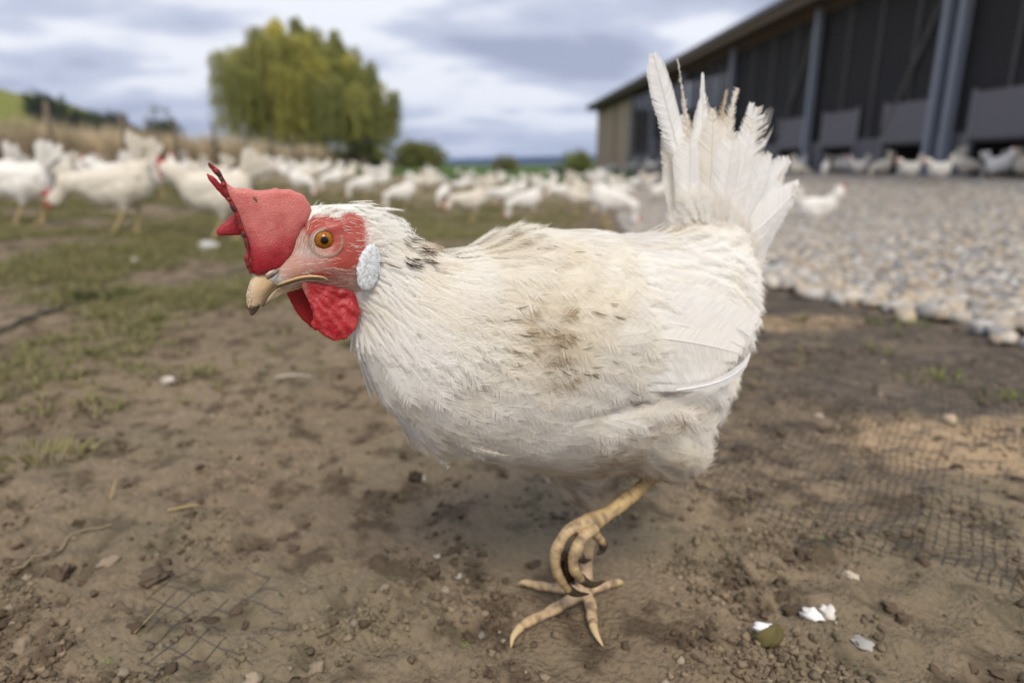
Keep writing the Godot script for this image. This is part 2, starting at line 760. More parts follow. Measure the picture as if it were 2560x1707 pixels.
func build_hen_house() -> void:
	var steel := paint(0.45, 0.5)
	var dull := paint(0.9, 0.3)
	var h := thing("hen_house", "long dark hen house with mesh wall and brown eaves along the gravel bank", "building", Vector3.ZERO)
	var dark := Color(0.018, 0.018, 0.019)
	var grey := Color(0.180, 0.175, 0.186)
	# netted front in bays, closed behind by a dark interior
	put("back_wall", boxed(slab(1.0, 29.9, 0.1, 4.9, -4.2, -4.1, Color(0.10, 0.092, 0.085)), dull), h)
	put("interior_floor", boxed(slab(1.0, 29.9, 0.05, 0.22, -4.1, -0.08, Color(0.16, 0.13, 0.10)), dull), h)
	var net := paint(0.9, 0.2)
	net.transparency = BaseMaterial3D.TRANSPARENCY_ALPHA
	net.albedo_color = Color(1, 1, 1, 0.66)
	var bays := [1.0, 5.6, 9.9, 13.85, 18.3, 22.6, 26.4, 29.9]
	for k in bays.size() - 1:
		put("mesh_panel", boxed(slab(bays[k] + 0.06, bays[k + 1] - 0.06, 0.84, 3.22, -0.03, -0.02, Color(0.070, 0.069, 0.068)), net), h)
		# frames of the bay: thin uprights and a slanting brace
		for f in [0.25, 0.5, 0.75]:
			put("frame_bar", boxed(slab(lerpf(bays[k], bays[k + 1], f), lerpf(bays[k], bays[k + 1], f) + 0.045, 0.84, 3.2, -0.018, 0.02, Color(0.088, 0.083, 0.080)), steel), h)
		put("brace", beam(wall_at(bays[k] + 0.25, 3.1, 0.045), wall_at(bays[k] + 1.5, 0.88, 0.045), 0.035, Color(0.13, 0.126, 0.125)).mesh(steel), h)
	# far end: boarded bays
	for k in 22:
		var d := 30.0 + k * 0.41
		var tone: Color = [Color(0.54, 0.405, 0.29), Color(0.46, 0.345, 0.25), Color(0.60, 0.455, 0.33)][[0, 2, 0, 1, 0][k % 5]]
		if k == 9 or k == 10 or k == 0:
			tone *= 0.62
		put("board", boxed(slab(d, d + 0.395, 0.16, 3.3, -0.05, 0.02 + 0.012 * (k % 2), tone), dull), h)
	# gable end wall, seen edge on
	put("gable_wall", boxed(slab(39.05, 39.2, 0.1, 3.4, -8.0, 0.03, Color(0.30, 0.22, 0.15)), dull), h)
	# skirt with pop holes, and the raised hatches over them
	var holes := [[8.25, 9.35], [10.25, 11.35], [12.25, 13.35], [14.2, 15.3], [16.3, 17.3], [19.6, 20.6], [22.9, 23.9], [25.9, 26.9]]
	var from := 1.0
	for p in holes:
		put("skirt", boxed(slab(from, p[0], 0.17, 0.83, -0.02, 0.015, grey), dull), h)
		put("hatch_head", boxed(slab(p[0], p[1], 0.70, 0.83, -0.02, 0.012, grey * 0.85), dull), h)
		var hatch := put("hatch", boxed(slab(p[0] - 0.02, p[1] + 0.02, 0.74, 1.34, 0.03, 0.055, grey * 1.12), dull), h)
		for e in [p[0] - 0.07, p[1] + 0.025]:
			put("guide_rail", boxed(slab(e, e + 0.045, 0.2, 1.38, 0.02, 0.06, grey * 1.35), steel), hatch)
		from = p[1]
	put("skirt", boxed(slab(from, 29.9, 0.17, 0.83, -0.02, 0.015, grey), dull), h)
	# steel posts before the wall
	for d in [5.6, 9.72, 10.06, 13.85, 18.3, 22.6, 26.4, 30.0]:
		put("post", boxed(slab(d - 0.055, d + 0.055, 0.15, 3.3, 0.075, 0.19, Color(0.27, 0.295, 0.345)), steel), h)
	# eaves and roof
	put("wall_plate", boxed(slab(1.0, 39.2, 3.22, 3.5, -0.12, 0.06, Color(0.12, 0.09, 0.065)), dull), h)
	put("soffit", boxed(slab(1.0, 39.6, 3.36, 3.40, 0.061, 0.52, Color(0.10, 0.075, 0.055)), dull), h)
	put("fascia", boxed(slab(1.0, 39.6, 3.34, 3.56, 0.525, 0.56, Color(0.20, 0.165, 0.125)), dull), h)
	put("gutter", boxed(slab(1.0, 39.6, 3.50, 3.585, 0.565, 0.68, Color(0.12, 0.115, 0.11)), steel), h)
	var roof := MB.new()
	var q := []
	for d in [1.0, 39.7]:
		for e in [[0.56, 3.565], [-8.2, 5.6], [-8.2, 5.7], [0.56, 3.665]]:
			q.append(roof.add(wall_at(d, e[1], e[0]), Color(0.10, 0.09, 0.085)))
	for k in 4:
		roof.quad(q[k], q[(k + 1) % 4], q[(k + 1) % 4 + 4], q[k + 4])
	roof.quad(q[0], q[3], q[2], q[1])
	roof.quad(q[4], q[5], q[6], q[7])
	roof.flat_normals()
	put("roof", roof.mesh(dull), h)


func boxed(mb: MB, m: Material) -> ArrayMesh:
	mb.flat_normals()
	return mb.mesh(m)


# ---- fence and the dry growth behind it ----

const FENCE_X := -10.6

func build_fence() -> void:
	var wood := paint(0.9, 0.25)
	var f := thing("wire_fence", "wire netting fence on weathered wooden posts along the left of the run", "fence", Vector3.ZERO)
	for k in 22:
		var d := 7.0 + k * 2.9
		var p := MB.new()
		var at := on_land(FENCE_X + rnd(-0.04, 0.04), -d)
		p.tube([at + Vector3(0, -0.1, 0), at + Vector3(rnd(-0.03, 0.03), rnd(1.55, 1.75), 0)], [0.06, 0.055], 7, Color(0.20, 0.165, 0.125) * rnd(0.7, 1.25))
		put("post", p.mesh(wood), f)
	for y in [0.25, 0.55, 0.85, 1.1, 1.32]:
		var w := MB.new()
		var pts := []
		var r := []
		for k in 24:
			pts.append(on_land(FENCE_X + 0.06, -6.0 - k * 2.9, y + 0.02 * sin(k * 1.7)))
			r.append(0.004)
		w.tube(pts, r, 4, Color(0.2, 0.2, 0.2))
		put("wire", w.mesh(paint(0.5, 0.5)), f)
	# dry stalks: blades that bend over at the top, thick as a hedge
	var b := MB.new()
	for k in 9:
		var a := rnd(0, TAU)
		var o := Vector3(cos(a), 0, sin(a)) * rnd(0.0, 0.10)
		var lean := Vector3(cos(a), 0, sin(a)) * rnd(0.04, 0.22)
		var ht := rnd(0.65, 1.0)
		var side := Vector3(-sin(a), 0, cos(a)) * rnd(0.006, 0.014)
		var last := []
		for s in 4:
			var t := s / 3.0
			var p := o + lean * t * t + Vector3(0, ht * t, 0)
			var w := side * (1.0 - t * 0.85)
			var now := [b.add(p - w, Color.WHITE), b.add(p + w, Color.WHITE)]
			if s > 0:
				b.quad(last[0], now[0], now[1], last[1])
			last = now
	var m := paint(0.95, 0.2, 0.3)
	var xs := []
	var cs := []
	for k in 15000:
		var d := 6.0 + 64.0 * pow(rng.randf(), 1.2)
		var x := FENCE_X - 0.15 - 3.2 * rng.randf() * rng.randf()
		var s := (1.16 + 0.40 * n_mid.get_noise_2d(d * 0.05, 1.0)) * rnd(0.75, 1.2)
		s *= 1.0 - 0.45 * smoothstep(44.0, 68.0, d)
		xs.append(Transform3D(Basis(Vector3.UP, rnd(0, TAU)).scaled_local(Vector3(1.4, s, 1.4)), on_land(x, -d)))
		var tone := n_mid.get_noise_2d(d * 0.07, x * 0.05)
		cs.append(Color(0.78, 0.65, 0.45).lerp(Color(0.38, 0.31, 0.21), clampf(0.5 + tone * 2.2, 0, 1)).lerp(Color(0.13, 0.14, 0.05), 0.25 if rng.randf() < 0.14 else 0.0))
	scatter("dry_reeds", b.mesh(m), xs, cs)


# ---- trees ----

func leaf_cluster(count: int, spread: Vector3, size: float, hang: float) -> MB:
	var mb := MB.new()
	for k in count:
		var p := Vector3(rnd(-1, 1), rnd(-1, 1), rnd(-1, 1)) * spread
		var a := rnd(0, TAU)
		var d := Vector3(cos(a) * (1.0 - hang), -hang + rnd(-0.3, 0.3), sin(a) * (1.0 - hang)).normalized() * size * rnd(0.7, 1.3)
		var w := d.cross(Vector3(rnd(-1, 1), rnd(-0.2, 1), rnd(-1, 1))).normalized() * size * 0.26
		var col := Color.WHITE * rnd(0.75, 1.2)
		mb.quad(mb.add(p, col), mb.add(p + d * 0.5 + w, col), mb.add(p + d, col), mb.add(p + d * 0.5 - w, col))
	return mb


func limbs(into: MB, a: Vector3, b: Vector3, r: float, col: Color) -> void:
	var m := (a + b) * 0.5 + Vector3(rnd(-0.1, 0.1), rnd(0.0, 0.15), rnd(-0.1, 0.1)) * a.distance_to(b)
	into.tube([a, m, b], [r, r * 0.75, r * 0.4], 7, col)


func build_willow() -> void:
	var base := Vector3(-12.6, 0.0, -44.0)
	var t := thing("willow_tree", "large weeping willow with hanging yellow green curtains behind the fence", "tree", base)
	var bark := Color(0.10, 0.08, 0.06)
	var trunk := MB.new()
	trunk.tube([Vector3(0, -0.3, 0), Vector3(0.05, 1.4, 0.1), Vector3(-0.1, 3.0, 0.0)], [0.55, 0.42, 0.36], 12, bark)
	put("trunk", trunk.mesh(paint(0.95, 0.2)), t)
	var wood := MB.new()
	# one hanging strand, 1.5 m long
	var st := MB.new()
	for k in 34:
		var y := -1.5 * k / 33.0
		var a := k * 2.4
		var p := Vector3(0.05 * sin(k * 0.4), y, 0.05 * cos(k * 0.33))
		var d := Vector3(cos(a) * 0.08, -0.13, sin(a) * 0.08)
		var w := Vector3(-sin(a), 0.2, cos(a)) * 0.020
		var col := Color.WHITE * rnd(0.8, 1.15)
		st.quad(st.add(p, col), st.add(p + d * 0.5 + w, col), st.add(p + d, col), st.add(p + d * 0.5 - w, col))
	var xs := []
	var cs := []
	for k in 84:
		# the ends of the boughs, on a lopsided dome, and the strands that fall from each
		var a := TAU * k * 0.381966
		var f := sqrt((k + 0.5) / 84.0)
		var rad := 4.9 * f * (1.0 + 0.16 * sin(a * 3.0 + 0.6) + rnd(-0.06, 0.05))
		var top := 8.2 - 2.6 * pow(f, 2.6) + rnd(-1.0, 0.5)
		if cos(a) > 0.15:
			top -= 1.9 * f * cos(a)
		else:
			top += 0.15 * f
		var tip := Vector3(cos(a) * rad, top, sin(a) * rad)
		limbs(wood, Vector3(-0.1, 2.9, 0), tip + Vector3(0, -0.35, 0), 0.16, bark)
		var fall := rnd(0.78, 1.0)
		var hue := rng.randf()
		var loose := rnd(0.35, 1.0)
		var tone := Color(0.30, 0.315, 0.078).lerp(Color(0.72, 0.64, 0.155), hue * hue).lerp(Color(0.32, 0.34, 0.150), rng.randf() * 0.6)
		var away := Vector3(cos(a), 0, sin(a))
		for s in 44:
			var o := Vector3(rnd(-1, 1), 0, rnd(-1, 1)).normalized() * rnd(0.05, loose) * (0.75 + 0.35 * f)
			var drop := top * fall * sqrt(rng.randf())
			var n := maxi(1, int(drop / 1.25))
			var p := tip + o + Vector3(0, 0.45 - o.length() * 0.5 + rnd(-0.2, 0.2), 0)
			var col := tone * rnd(0.8, 1.2)
			for q in n:
				xs.append(Transform3D(Basis.from_euler(Vector3(rnd(-0.12, 0.12), rnd(0, TAU), rnd(-0.12, 0.12))).scaled_local(Vector3(1.5, 1.0, 1.5)), p))
				cs.append(col)
				p += Vector3(0, -1.25, 0) + away * rnd(0.0, 0.10) + o * 0.03
				if p.y < 0.9:
					break
	put("limbs", wood.mesh(paint(0.95, 0.2)), t)
	scatter("crown", st.mesh(paint(0.7, 0.35, 0.5)), xs, cs, t)


func leafy(called: String, label: String, category: String, at: Vector3, size: Vector3, lumps: int, col: Color, cl: MB, m: Material, group := "", stem := 0.25) -> void:
	var t := thing(called, label, category, at, 0.0, group)
	var tr := MB.new()
	var top := Vector3(0, size.y * 0.45, 0)
	tr.tube([Vector3(0, -0.2, 0), top * 0.5, top], [size.x * 0.06, size.x * 0.05, size.x * 0.03], 7, Color(0.09, 0.07, 0.05))
	for k in 4:
		limbs(tr, top * 0.6, Vector3(cos(k * 1.6) * size.x * 0.6, size.y * rnd(0.55, 0.8), sin(k * 1.6) * size.z * 0.6), size.x * 0.025, Color(0.09, 0.07, 0.05))
	put("trunk", tr.mesh(paint(0.95, 0.2)), t)
	var xs := []
	var cs := []
	for k in lumps:
		var d := Vector3(rnd(-1, 1), rnd(-0.9, 1), rnd(-1, 1)).normalized() * pow(rng.randf(), 0.35)
		d *= 1.0 + 0.75 * n_big.get_noise_3dv(d * 0.45 + at)
		var p := Vector3(0, size.y * (0.5 + stem * 0.25), 0) + d * Vector3(size.x, size.y * (0.52 - stem * 0.12), size.z)
		xs.append(Transform3D(Basis.from_euler(Vector3(rnd(0, TAU), rnd(0, TAU), 0)).scaled_local(Vector3.ONE * size.x * rnd(0.16, 0.30)), p))
		cs.append(col * rnd(0.6, 1.35))
	var o := scatter("crown", cl.mesh(m), xs, cs, t)


func build_trees() -> void:
	var m := paint(0.75, 0.3, 0.45)
	var cl := leaf_cluster(26, Vector3(0.9, 0.7, 0.9), 0.55, 0.2)
	leafy("bush", "round green bush at the right foot of the willow", "bush", Vector3(-6.9, -0.4, -51.0), Vector3(1.7, 2.4, 1.7), 460, Color(0.23, 0.245, 0.080), cl, m, "", 0.0)
	leafy("bush", "low dark green scrub between the willow and the round bush", "bush", Vector3(-10.9, -0.4, -52.0), Vector3(1.6, 2.0, 1.6), 260, Color(0.105, 0.120, 0.045), cl, m, "", 0.0)
	leafy("bush", "small green bush beside the far boarded end of the hen house", "bush", Vector3(4.35, -0.4, -45.0), Vector3(1.0, 1.55, 1.0), 260, Color(0.26, 0.30, 0.095), cl, m, "", 0.0)
	leafy("bush", "pale olive bush low on the edge of the green field", "bush", Vector3(-0.6, -0.4, -62.0), Vector3(1.2, 1.35, 1.1), 150, Color(0.23, 0.23, 0.08), cl, m, "", 0.0)
	leafy("bush", "lone dark shrub on the skyline left of the willow", "bush", Vector3(-31.5, -0.1, -62.0), Vector3(1.7, 4.6, 1.7), 240, Color(0.09, 0.105, 0.045), cl, m, "", 0.0)
	leafy("bush", "flat brown hedge scrub left of the lone dark shrub", "bush", Vector3(-34.6, -0.1, -62.0), Vector3(2.4, 3.6, 1.4), 200, Color(0.15, 0.125, 0.07), cl, m, "", 0.0)
	# trees standing along the ridge of the hill
	var ordinal := ["first", "second", "third", "fourth", "fifth", "sixth", "seventh", "eighth", "ninth", "tenth", "eleventh", "twelfth", "thirteenth", "fourteenth", "fifteenth", "sixteenth", "last"]
	for k in 17:
		var x := -113.0 + k * 1.5 + rnd(-0.4, 0.4)
		var z := -163.0 + rnd(-4, 4)
		var s := rnd(1.9, 3.0)
		var hgt := s * rnd(2.0, 2.5)
		leafy("hill_tree", "dark green tree, %s from the left in the row along the hill ridge" % ordinal[k], "tree", Vector3(x, hill_y(x, z) - 0.6, z), Vector3(s, hgt, s), 130, Color(0.055, 0.075, 0.034).lerp(Color(0.105, 0.135, 0.045), rng.randf() if k > 6 else rng.randf() * 0.4), cl, m, "trees along the hill ridge", 0.3)

# ---- the flock: six poses, each built once with its parts and then copied ----

func nets3(f: PackedFloat32Array, nx: int, ny: int, nz: int, o: Vector3, h: float) -> MB:
	var mb := MB.new()
	var ids := PackedInt32Array()
	ids.resize(nx * ny * nz)
	ids.fill(-1)
	var act := PackedInt32Array()
	var sx := ny * nz
	var off := PackedInt32Array([0, sx, nz, sx + nz, 1, sx + 1, nz + 1, sx + nz + 1])
	for i in nx - 1:
		for j in ny - 1:
			for k in nz - 1:
				var q := i * sx + j * nz + k
				var inn := 0
				for e in 8:
					if f[q + off[e]] < 0.0:
						inn += 1
				if inn == 0 or inn == 8:
					continue
				var s := Vector3.ZERO
				var cnt := 0
				for e in EDGE:
					var a := f[q + off[e.x]]
					var b := f[q + off[e.y]]
					if (a < 0.0) != (b < 0.0):
						s += Vector3(CORNER[e.x]).lerp(Vector3(CORNER[e.y]), a / (a - b))
						cnt += 1
				ids[q] = mb.add(o + (Vector3(i, j, k) + s / cnt) * h)
				act.push_back(q)
	for q in act:
		var a := f[q] < 0.0
		if a != (f[q + sx] < 0.0):
			net_quad(mb, ids[q], ids[q - nz], ids[q - nz - 1], ids[q - 1], a)
		if a != (f[q + nz] < 0.0):
			net_quad(mb, ids[q], ids[q - 1], ids[q - sx - 1], ids[q - sx], a)
		if a != (f[q + 1] < 0.0):
			net_quad(mb, ids[q], ids[q - sx], ids[q - sx - nz], ids[q - nz], a)
	return mb


# bones: [ax, ay, az, bx, by, bz, ra, rb, squash]
func grow(bones: Array, h: float, blend: float) -> MB:
	var lo := Vector3(9, 9, 9)
	var hi := -lo
	for b in bones:
		var r: float = maxf(b[6], b[7]) + 0.02
		for e in 2:
			var p := Vector3(b[e * 3], b[e * 3 + 1], b[e * 3 + 2])
			lo = lo.min(p - Vector3(r, r, r))
			hi = hi.max(p + Vector3(r, r, r))
	lo -= Vector3(h, h, h) * 2.0
	var nx := int((hi.x - lo.x) / h) + 4
	var ny := int((hi.y - lo.y) / h) + 4
	var nz := int((hi.z - lo.z) / h) + 4
	var f := PackedFloat32Array()
	f.resize(nx * ny * nz)
	f.fill(1.0)
	for b in bones:
		var a := Vector3(b[0], b[1], b[2])
		var d := Vector3(b[3], b[4], b[5]) - a
		var ra: float = b[6]
		var rb: float = b[7]
		var sq: float = b[8]
		var r := maxf(ra, rb) + blend * 1.5
		var l := (a.min(a + d) - Vector3(r, r, r) - lo) / h
		var u := (a.max(a + d) + Vector3(r, r, r) - lo) / h
		d.z /= sq
		var dd := maxf(d.length_squared(), 1e-9)
		for i in range(maxi(0, int(l.x)), mini(nx, int(u.x) + 2)):
			for j in range(maxi(0, int(l.y)), mini(ny, int(u.y) + 2)):
				for k in range(maxi(0, int(l.z)), mini(nz, int(u.z) + 2)):
					var p := lo + Vector3(i, j, k) * h - a
					p.z /= sq
					var t := clampf(p.dot(d) / dd, 0.0, 1.0)
					var e := (p - d * t).length() - lerpf(ra, rb, t)
					var q := (i * ny + j) * nz + k
					var g := f[q]
					var w := maxf(blend - absf(g - e), 0.0) / blend
					f[q] = minf(g, e) - w * w * blend * 0.25
	return nets3(f, nx, ny, nz, lo, h)


func plume(pts: Array, w0: float, w1: float, col: Color, bend := 0.0) -> MB:
	# one broad feather: a ribbed blade with a rounded, notched tip
	var mb := MB.new()
	var n := 9
	var last := []
	for i in n:
		var t := float(i) / (n - 1)
		var p: Vector3 = pts[0].lerp(pts[1], t).lerp(pts[1].lerp(pts[2], t), t)
		var d: Vector3 = (pts[1] - pts[0]).lerp(pts[2] - pts[1], t).normalized()
		var s := Vector3(0, 0, 1).cross(d).normalized()
		var w := lerpf(w0, w1, t) * (1.0 if t < 0.75 else sqrt(maxf(0.02, 1.0 - pow((t - 0.75) / 0.26, 2.0))))
		var lift := Vector3(0, 0, bend * w)
		var row := [mb.add(p - s * w + lift, col), mb.add(p, col * 0.97), mb.add(p + s * w * rnd(0.8, 1.1) + lift, col)]
		if i > 0:
			for k in 2:
				mb.quad(last[k], last[k + 1], row[k + 1], row[k])
		last = row
	return mb


func comb_plate(pts: Array, half: float, col: Color) -> MB:
	# an upright plate cut to an outline, with thickness and rounded rims
	var mb := MB.new()
	var poly := PackedVector2Array()
	var mid := Vector2.ZERO
	for p in pts:
		poly.push_back(p)
		mid += p
	mid /= pts.size()
	var ix := Geometry2D.triangulate_polygon(poly)
	var m := poly.size()
	for s in [1.0, -1.0]:
		for p in poly:
			var q := p.lerp(mid, 0.07)
			mb.add(Vector3(q.x, q.y, half * s), col * (0.9 + 0.2 * fposmod(p.x * 731.0, 1.0)))
	for p in poly:
		mb.add(Vector3(p.x, p.y, 0), col * 0.9)
	var area := 0.0
	for k in m:
		area += poly[k].cross(poly[(k + 1) % m])
	for k in range(0, ix.size(), 3):
		var a := ix[k]
		var b := ix[k + 1]
		var d := ix[k + 2]
		var w := (poly[b] - poly[a]).cross(poly[d] - poly[a]) > 0.0
		if w:
			mb.tri(a, d, b)
			mb.tri(a + m, b + m, d + m)
		else:
			mb.tri(a, b, d)
			mb.tri(a + m, d + m, b + m)
	for k in m:
		var e := (k + 1) % m
		if area > 0.0:
			mb.quad(k, e, e + 2 * m, k + 2 * m)
			mb.quad(k + 2 * m, e + 2 * m, e + m, k + m)
		else:
			mb.quad(e, k, k + 2 * m, e + 2 * m)
			mb.quad(e + 2 * m, k + 2 * m, k + m, e + m)
	return mb


const RED := Color(0.42, 0.035, 0.035)
var cream := Color(0.86, 0.84, 0.79)

# pose: head [x, y, z], neck base, tilt of the trunk, how far the legs stride
func make_hen(pose: Dictionary) -> Node3D:
	var o := Node3D.new()
	var white := paint(0.85, 0.3, 0.12)
	var skin := paint(0.5, 0.5)
	var head: Vector3 = pose.head
	var tilt: float = pose.tilt
	var turn := Basis(Vector3(0, 0, 1), tilt)
	var mid := Vector3(0.0, 0.255 + pose.get("drop", 0.0), 0.0)
	var P := func(x: float, y: float, z: float) -> Vector3: return mid + turn * Vector3(x, y, z)
	var bones := []
	var bone := func(a: Vector3, b: Vector3, ra: float, rb: float, sq: float) -> void: bones.append([a.x, a.y, a.z, b.x, b.y, b.z, ra, rb, sq])
	bone.call(P.call(-0.085, 0.005, 0), P.call(0.07, -0.005, 0), 0.088, 0.092, 0.80)
	bone.call(P.call(0.05, 0.01, 0), P.call(0.15, 0.055, 0), 0.078, 0.040, 0.75)
	bone.call(P.call(-0.06, -0.03, 0), P.call(0.09, -0.04, 0), 0.070, 0.068, 0.85)
	var root: Vector3 = P.call(-0.115, 0.04, 0)
	var bow: Vector3 = root.lerp(head, 0.5) + pose.get("bow", Vector3(-0.02, 0.02, 0))
	bone.call(root, bow, 0.062, 0.043, 0.9)
	bone.call(bow, head + Vector3(0.012, -0.004, 0), 0.043, 0.029, 0.9)
	bone.call(head + Vector3(0.012, 0, 0), head + Vector3(-0.016, -0.004, 0), 0.026, 0.019, 0.8)
	var feet: Array = pose.feet
	for s in 2:
		var z := 0.042 if s == 0 else -0.042
		var hip: Vector3 = P.call(0.015, -0.05, z)
		var hock := Vector3(lerpf(0.03, feet[s], 0.55) + 0.035, 0.125, z)
		bone.call(hip, hock, 0.048, 0.017, 0.8)
	var body := grow(bones, 0.0125, 0.045)
	body.smooth_normals()
	var nn := noise(38.0, 19, 3)
	for i in body.v.size():
		var p := body.v[i]
		body.v[i] = p + body.n[i] * 0.006 * nn.get_noise_3dv(p)
		var c := cream * (1.0 + 0.06 * nn.get_noise_3dv(p * 0.5))
		if nn.get_noise_3dv(p * 0.35 + Vector3(4, 0, 0)) > 0.28:
			c = c.lerp(Color(0.52, 0.43, 0.29), 0.35)
		var hd := p.distance_to(head + Vector3(-0.022, -0.004, 0))
		body.c[i] = c.lerp(RED, 1.0 - smoothstep(0.018, 0.026, hd))
	body.smooth_normals()
	put("body", body.mesh(white), o)
	# wings folded along the flanks
	for s in [1.0, -1.0]:
		var w := MB.new()
		var bl := []
		var a: Vector3 = P.call(-0.075, 0.03, 0.060 * s)
		var b: Vector3 = P.call(0.12, 0.015, 0.062 * s)
		bl.append([a.x, a.y, a.z, b.x, b.y, b.z, 0.050, 0.024, 0.36])
		w = grow(bl, 0.011, 0.01)
		for i in w.v.size():
			w.c[i] = cream * rnd(0.97, 1.04)
		put("wing", w.mesh(white), o)
	# tail: a fan of broad feathers, held up
	var tail := MB.new()
	var lift: float = pose.get("tail", 0.9)
	for k in 9:
		var a := lerpf(-0.42, 0.5, k / 8.0) + lift + tilt
		var l := rnd(0.14, 0.19)
		var z := rnd(-0.022, 0.022)
		var f: Vector3 = P.call(0.115, 0.055, z * 0.5)
		var e := f + Vector3(cos(a) * l, sin(a) * l, z * 2.0)
		var q := plume([f, f.lerp(e, 0.5) + Vector3(0.012, -0.004, z), e], 0.014, 0.027, cream * rnd(0.97, 1.04), 0.25)
		var at := tail.v.size()
		tail.v.append_array(q.v)
		tail.c.append_array(q.c)
		for i in q.t:
			tail.t.push_back(i + at)
	put("tail", tail.mesh(paint(0.8, 0.3, 0.4)), o)
	# comb, wattles, beak, eyes
	var cm := comb_plate([Vector2(-0.043, 0.012), Vector2(-0.052, 0.030), Vector2(-0.040, 0.032), Vector2(-0.036, 0.050), Vector2(-0.024, 0.038), Vector2(-0.013, 0.056), Vector2(-0.003, 0.040), Vector2(0.012, 0.050), Vector2(0.018, 0.032), Vector2(0.030, 0.034), Vector2(0.022, 0.018), Vector2(0.0, 0.016)], 0.0045, RED)
	var comb := put("comb", cm.mesh(skin), o)
	comb.position = head
	var wt := comb_plate([Vector2(-0.036, -0.014), Vector2(-0.022, -0.012), Vector2(-0.012, -0.022), Vector2(-0.013, -0.040), Vector2(-0.023, -0.050), Vector2(-0.034, -0.042), Vector2(-0.038, -0.026)], 0.0035, RED)
	for s in [0.010, -0.010]:
		var w := put("wattle", wt.mesh(skin), o)
		w.position = head + Vector3(0, 0, s)
	var bk := MB.new()
	bk.tube([head + Vector3(-0.030, 0.0, 0), head + Vector3(-0.044, -0.003, 0), head + Vector3(-0.058, -0.013, 0)], [0.011, 0.008, 0.0015], 8, Color(0.55, 0.40, 0.20))
	put("beak", bk.mesh(skin), o)
	for s in [1.0, -1.0]:
		var e := put("eye", lump(8, 1, 0.0).mesh(eye_glass()), o)
		e.transform = Transform3D(Basis().scaled(Vector3.ONE * 0.0055), head + Vector3(-0.018, 0.006, 0.0165 * s))
	# legs with three toes forward and one back
	for s in 2:
		var z := 0.042 if s == 0 else -0.042
		var hock := Vector3(lerpf(0.03, feet[s], 0.55) + 0.035, 0.128, z)
		var foot := Vector3(feet[s], 0.014, z * 0.8)
		var l := MB.new()
		var tone := Color(0.58, 0.44, 0.22)
		l.tube([hock, hock.lerp(foot, 0.5), foot], [0.0095, 0.0070, 0.0085], 8, tone)
		for a in [-0.55, 0.0, 0.55, PI]:
			var reach := 0.060 if a != PI else 0.026
			var d := Vector3(-cos(a), 0, sin(a))
			l.tube([foot, foot + d * reach * 0.5 + Vector3(0, -0.004, 0), foot + d * reach + Vector3(0, -0.012, 0)], [0.0075, 0.006, 0.002], 6, tone)
		put("leg", l.mesh(skin), o)
	return o


func eye_glass() -> StandardMaterial3D:
	var m := StandardMaterial3D.new()
	m.albedo_color = Color(0.06, 0.03, 0.01)
	m.roughness = 0.1
	return m

const POSE := {
	"walking": {"head": Vector3(-0.235, 0.375, 0), "tilt": 0.06, "feet": [-0.045, 0.065], "tail": 0.75},
	"standing": {"head": Vector3(-0.165, 0.435, 0), "tilt": -0.12, "feet": [0.0, 0.015], "tail": 0.85, "bow": Vector3(-0.035, 0.0, 0)},
	"pecking": {"head": Vector3(-0.265, 0.065, 0), "tilt": 0.36, "feet": [0.02, -0.015], "tail": 1.0, "bow": Vector3(-0.045, 0.035, 0)},
	"stooping": {"head": Vector3(-0.305, 0.185, 0), "tilt": 0.24, "feet": [-0.04, 0.05], "tail": 0.9, "bow": Vector3(-0.01, 0.04, 0)},
	"sitting": {"head": Vector3(-0.195, 0.30, 0), "tilt": 0.0, "drop": -0.135, "feet": [0.0, 0.015], "tail": 0.65},
	"looking": {"head": Vector3(-0.155, 0.42, 0.055), "tilt": -0.05, "feet": [0.015, -0.02], "tail": 1.0, "bow": Vector3(-0.03, 0.0, 0.01)},
}


func build_flock() -> void:
	var proto := {}
	for p in POSE:
		cream = Color(0.86, 0.84, 0.79)
		proto[p + "0"] = make_hen(POSE[p])
		cream = Color(0.74, 0.69, 0.59)
		proto[p + "1"] = make_hen(POSE[p])
	var at_bird := 0
	for b in FLOCK:
		at_bird += 1
		var o: Node3D = proto[b[0] + ("1" if at_bird % 3 == 0 else "0")].duplicate()
		o.name = numbered("white_hen")
		add_child(o)
		var at := on_land(b[1], b[2])
		o.position = at
		o.rotation_degrees.y = b[3]
		var s: float = b[4]
		o.scale = Vector3(s, s, s * (1.0 + 0.05 * sin(b[1] * 9.0)))
		tag(o, b[5], "hen", b[6] if b.size() > 6 else "hens of the flock")
	for p in proto:
		proto[p].free()

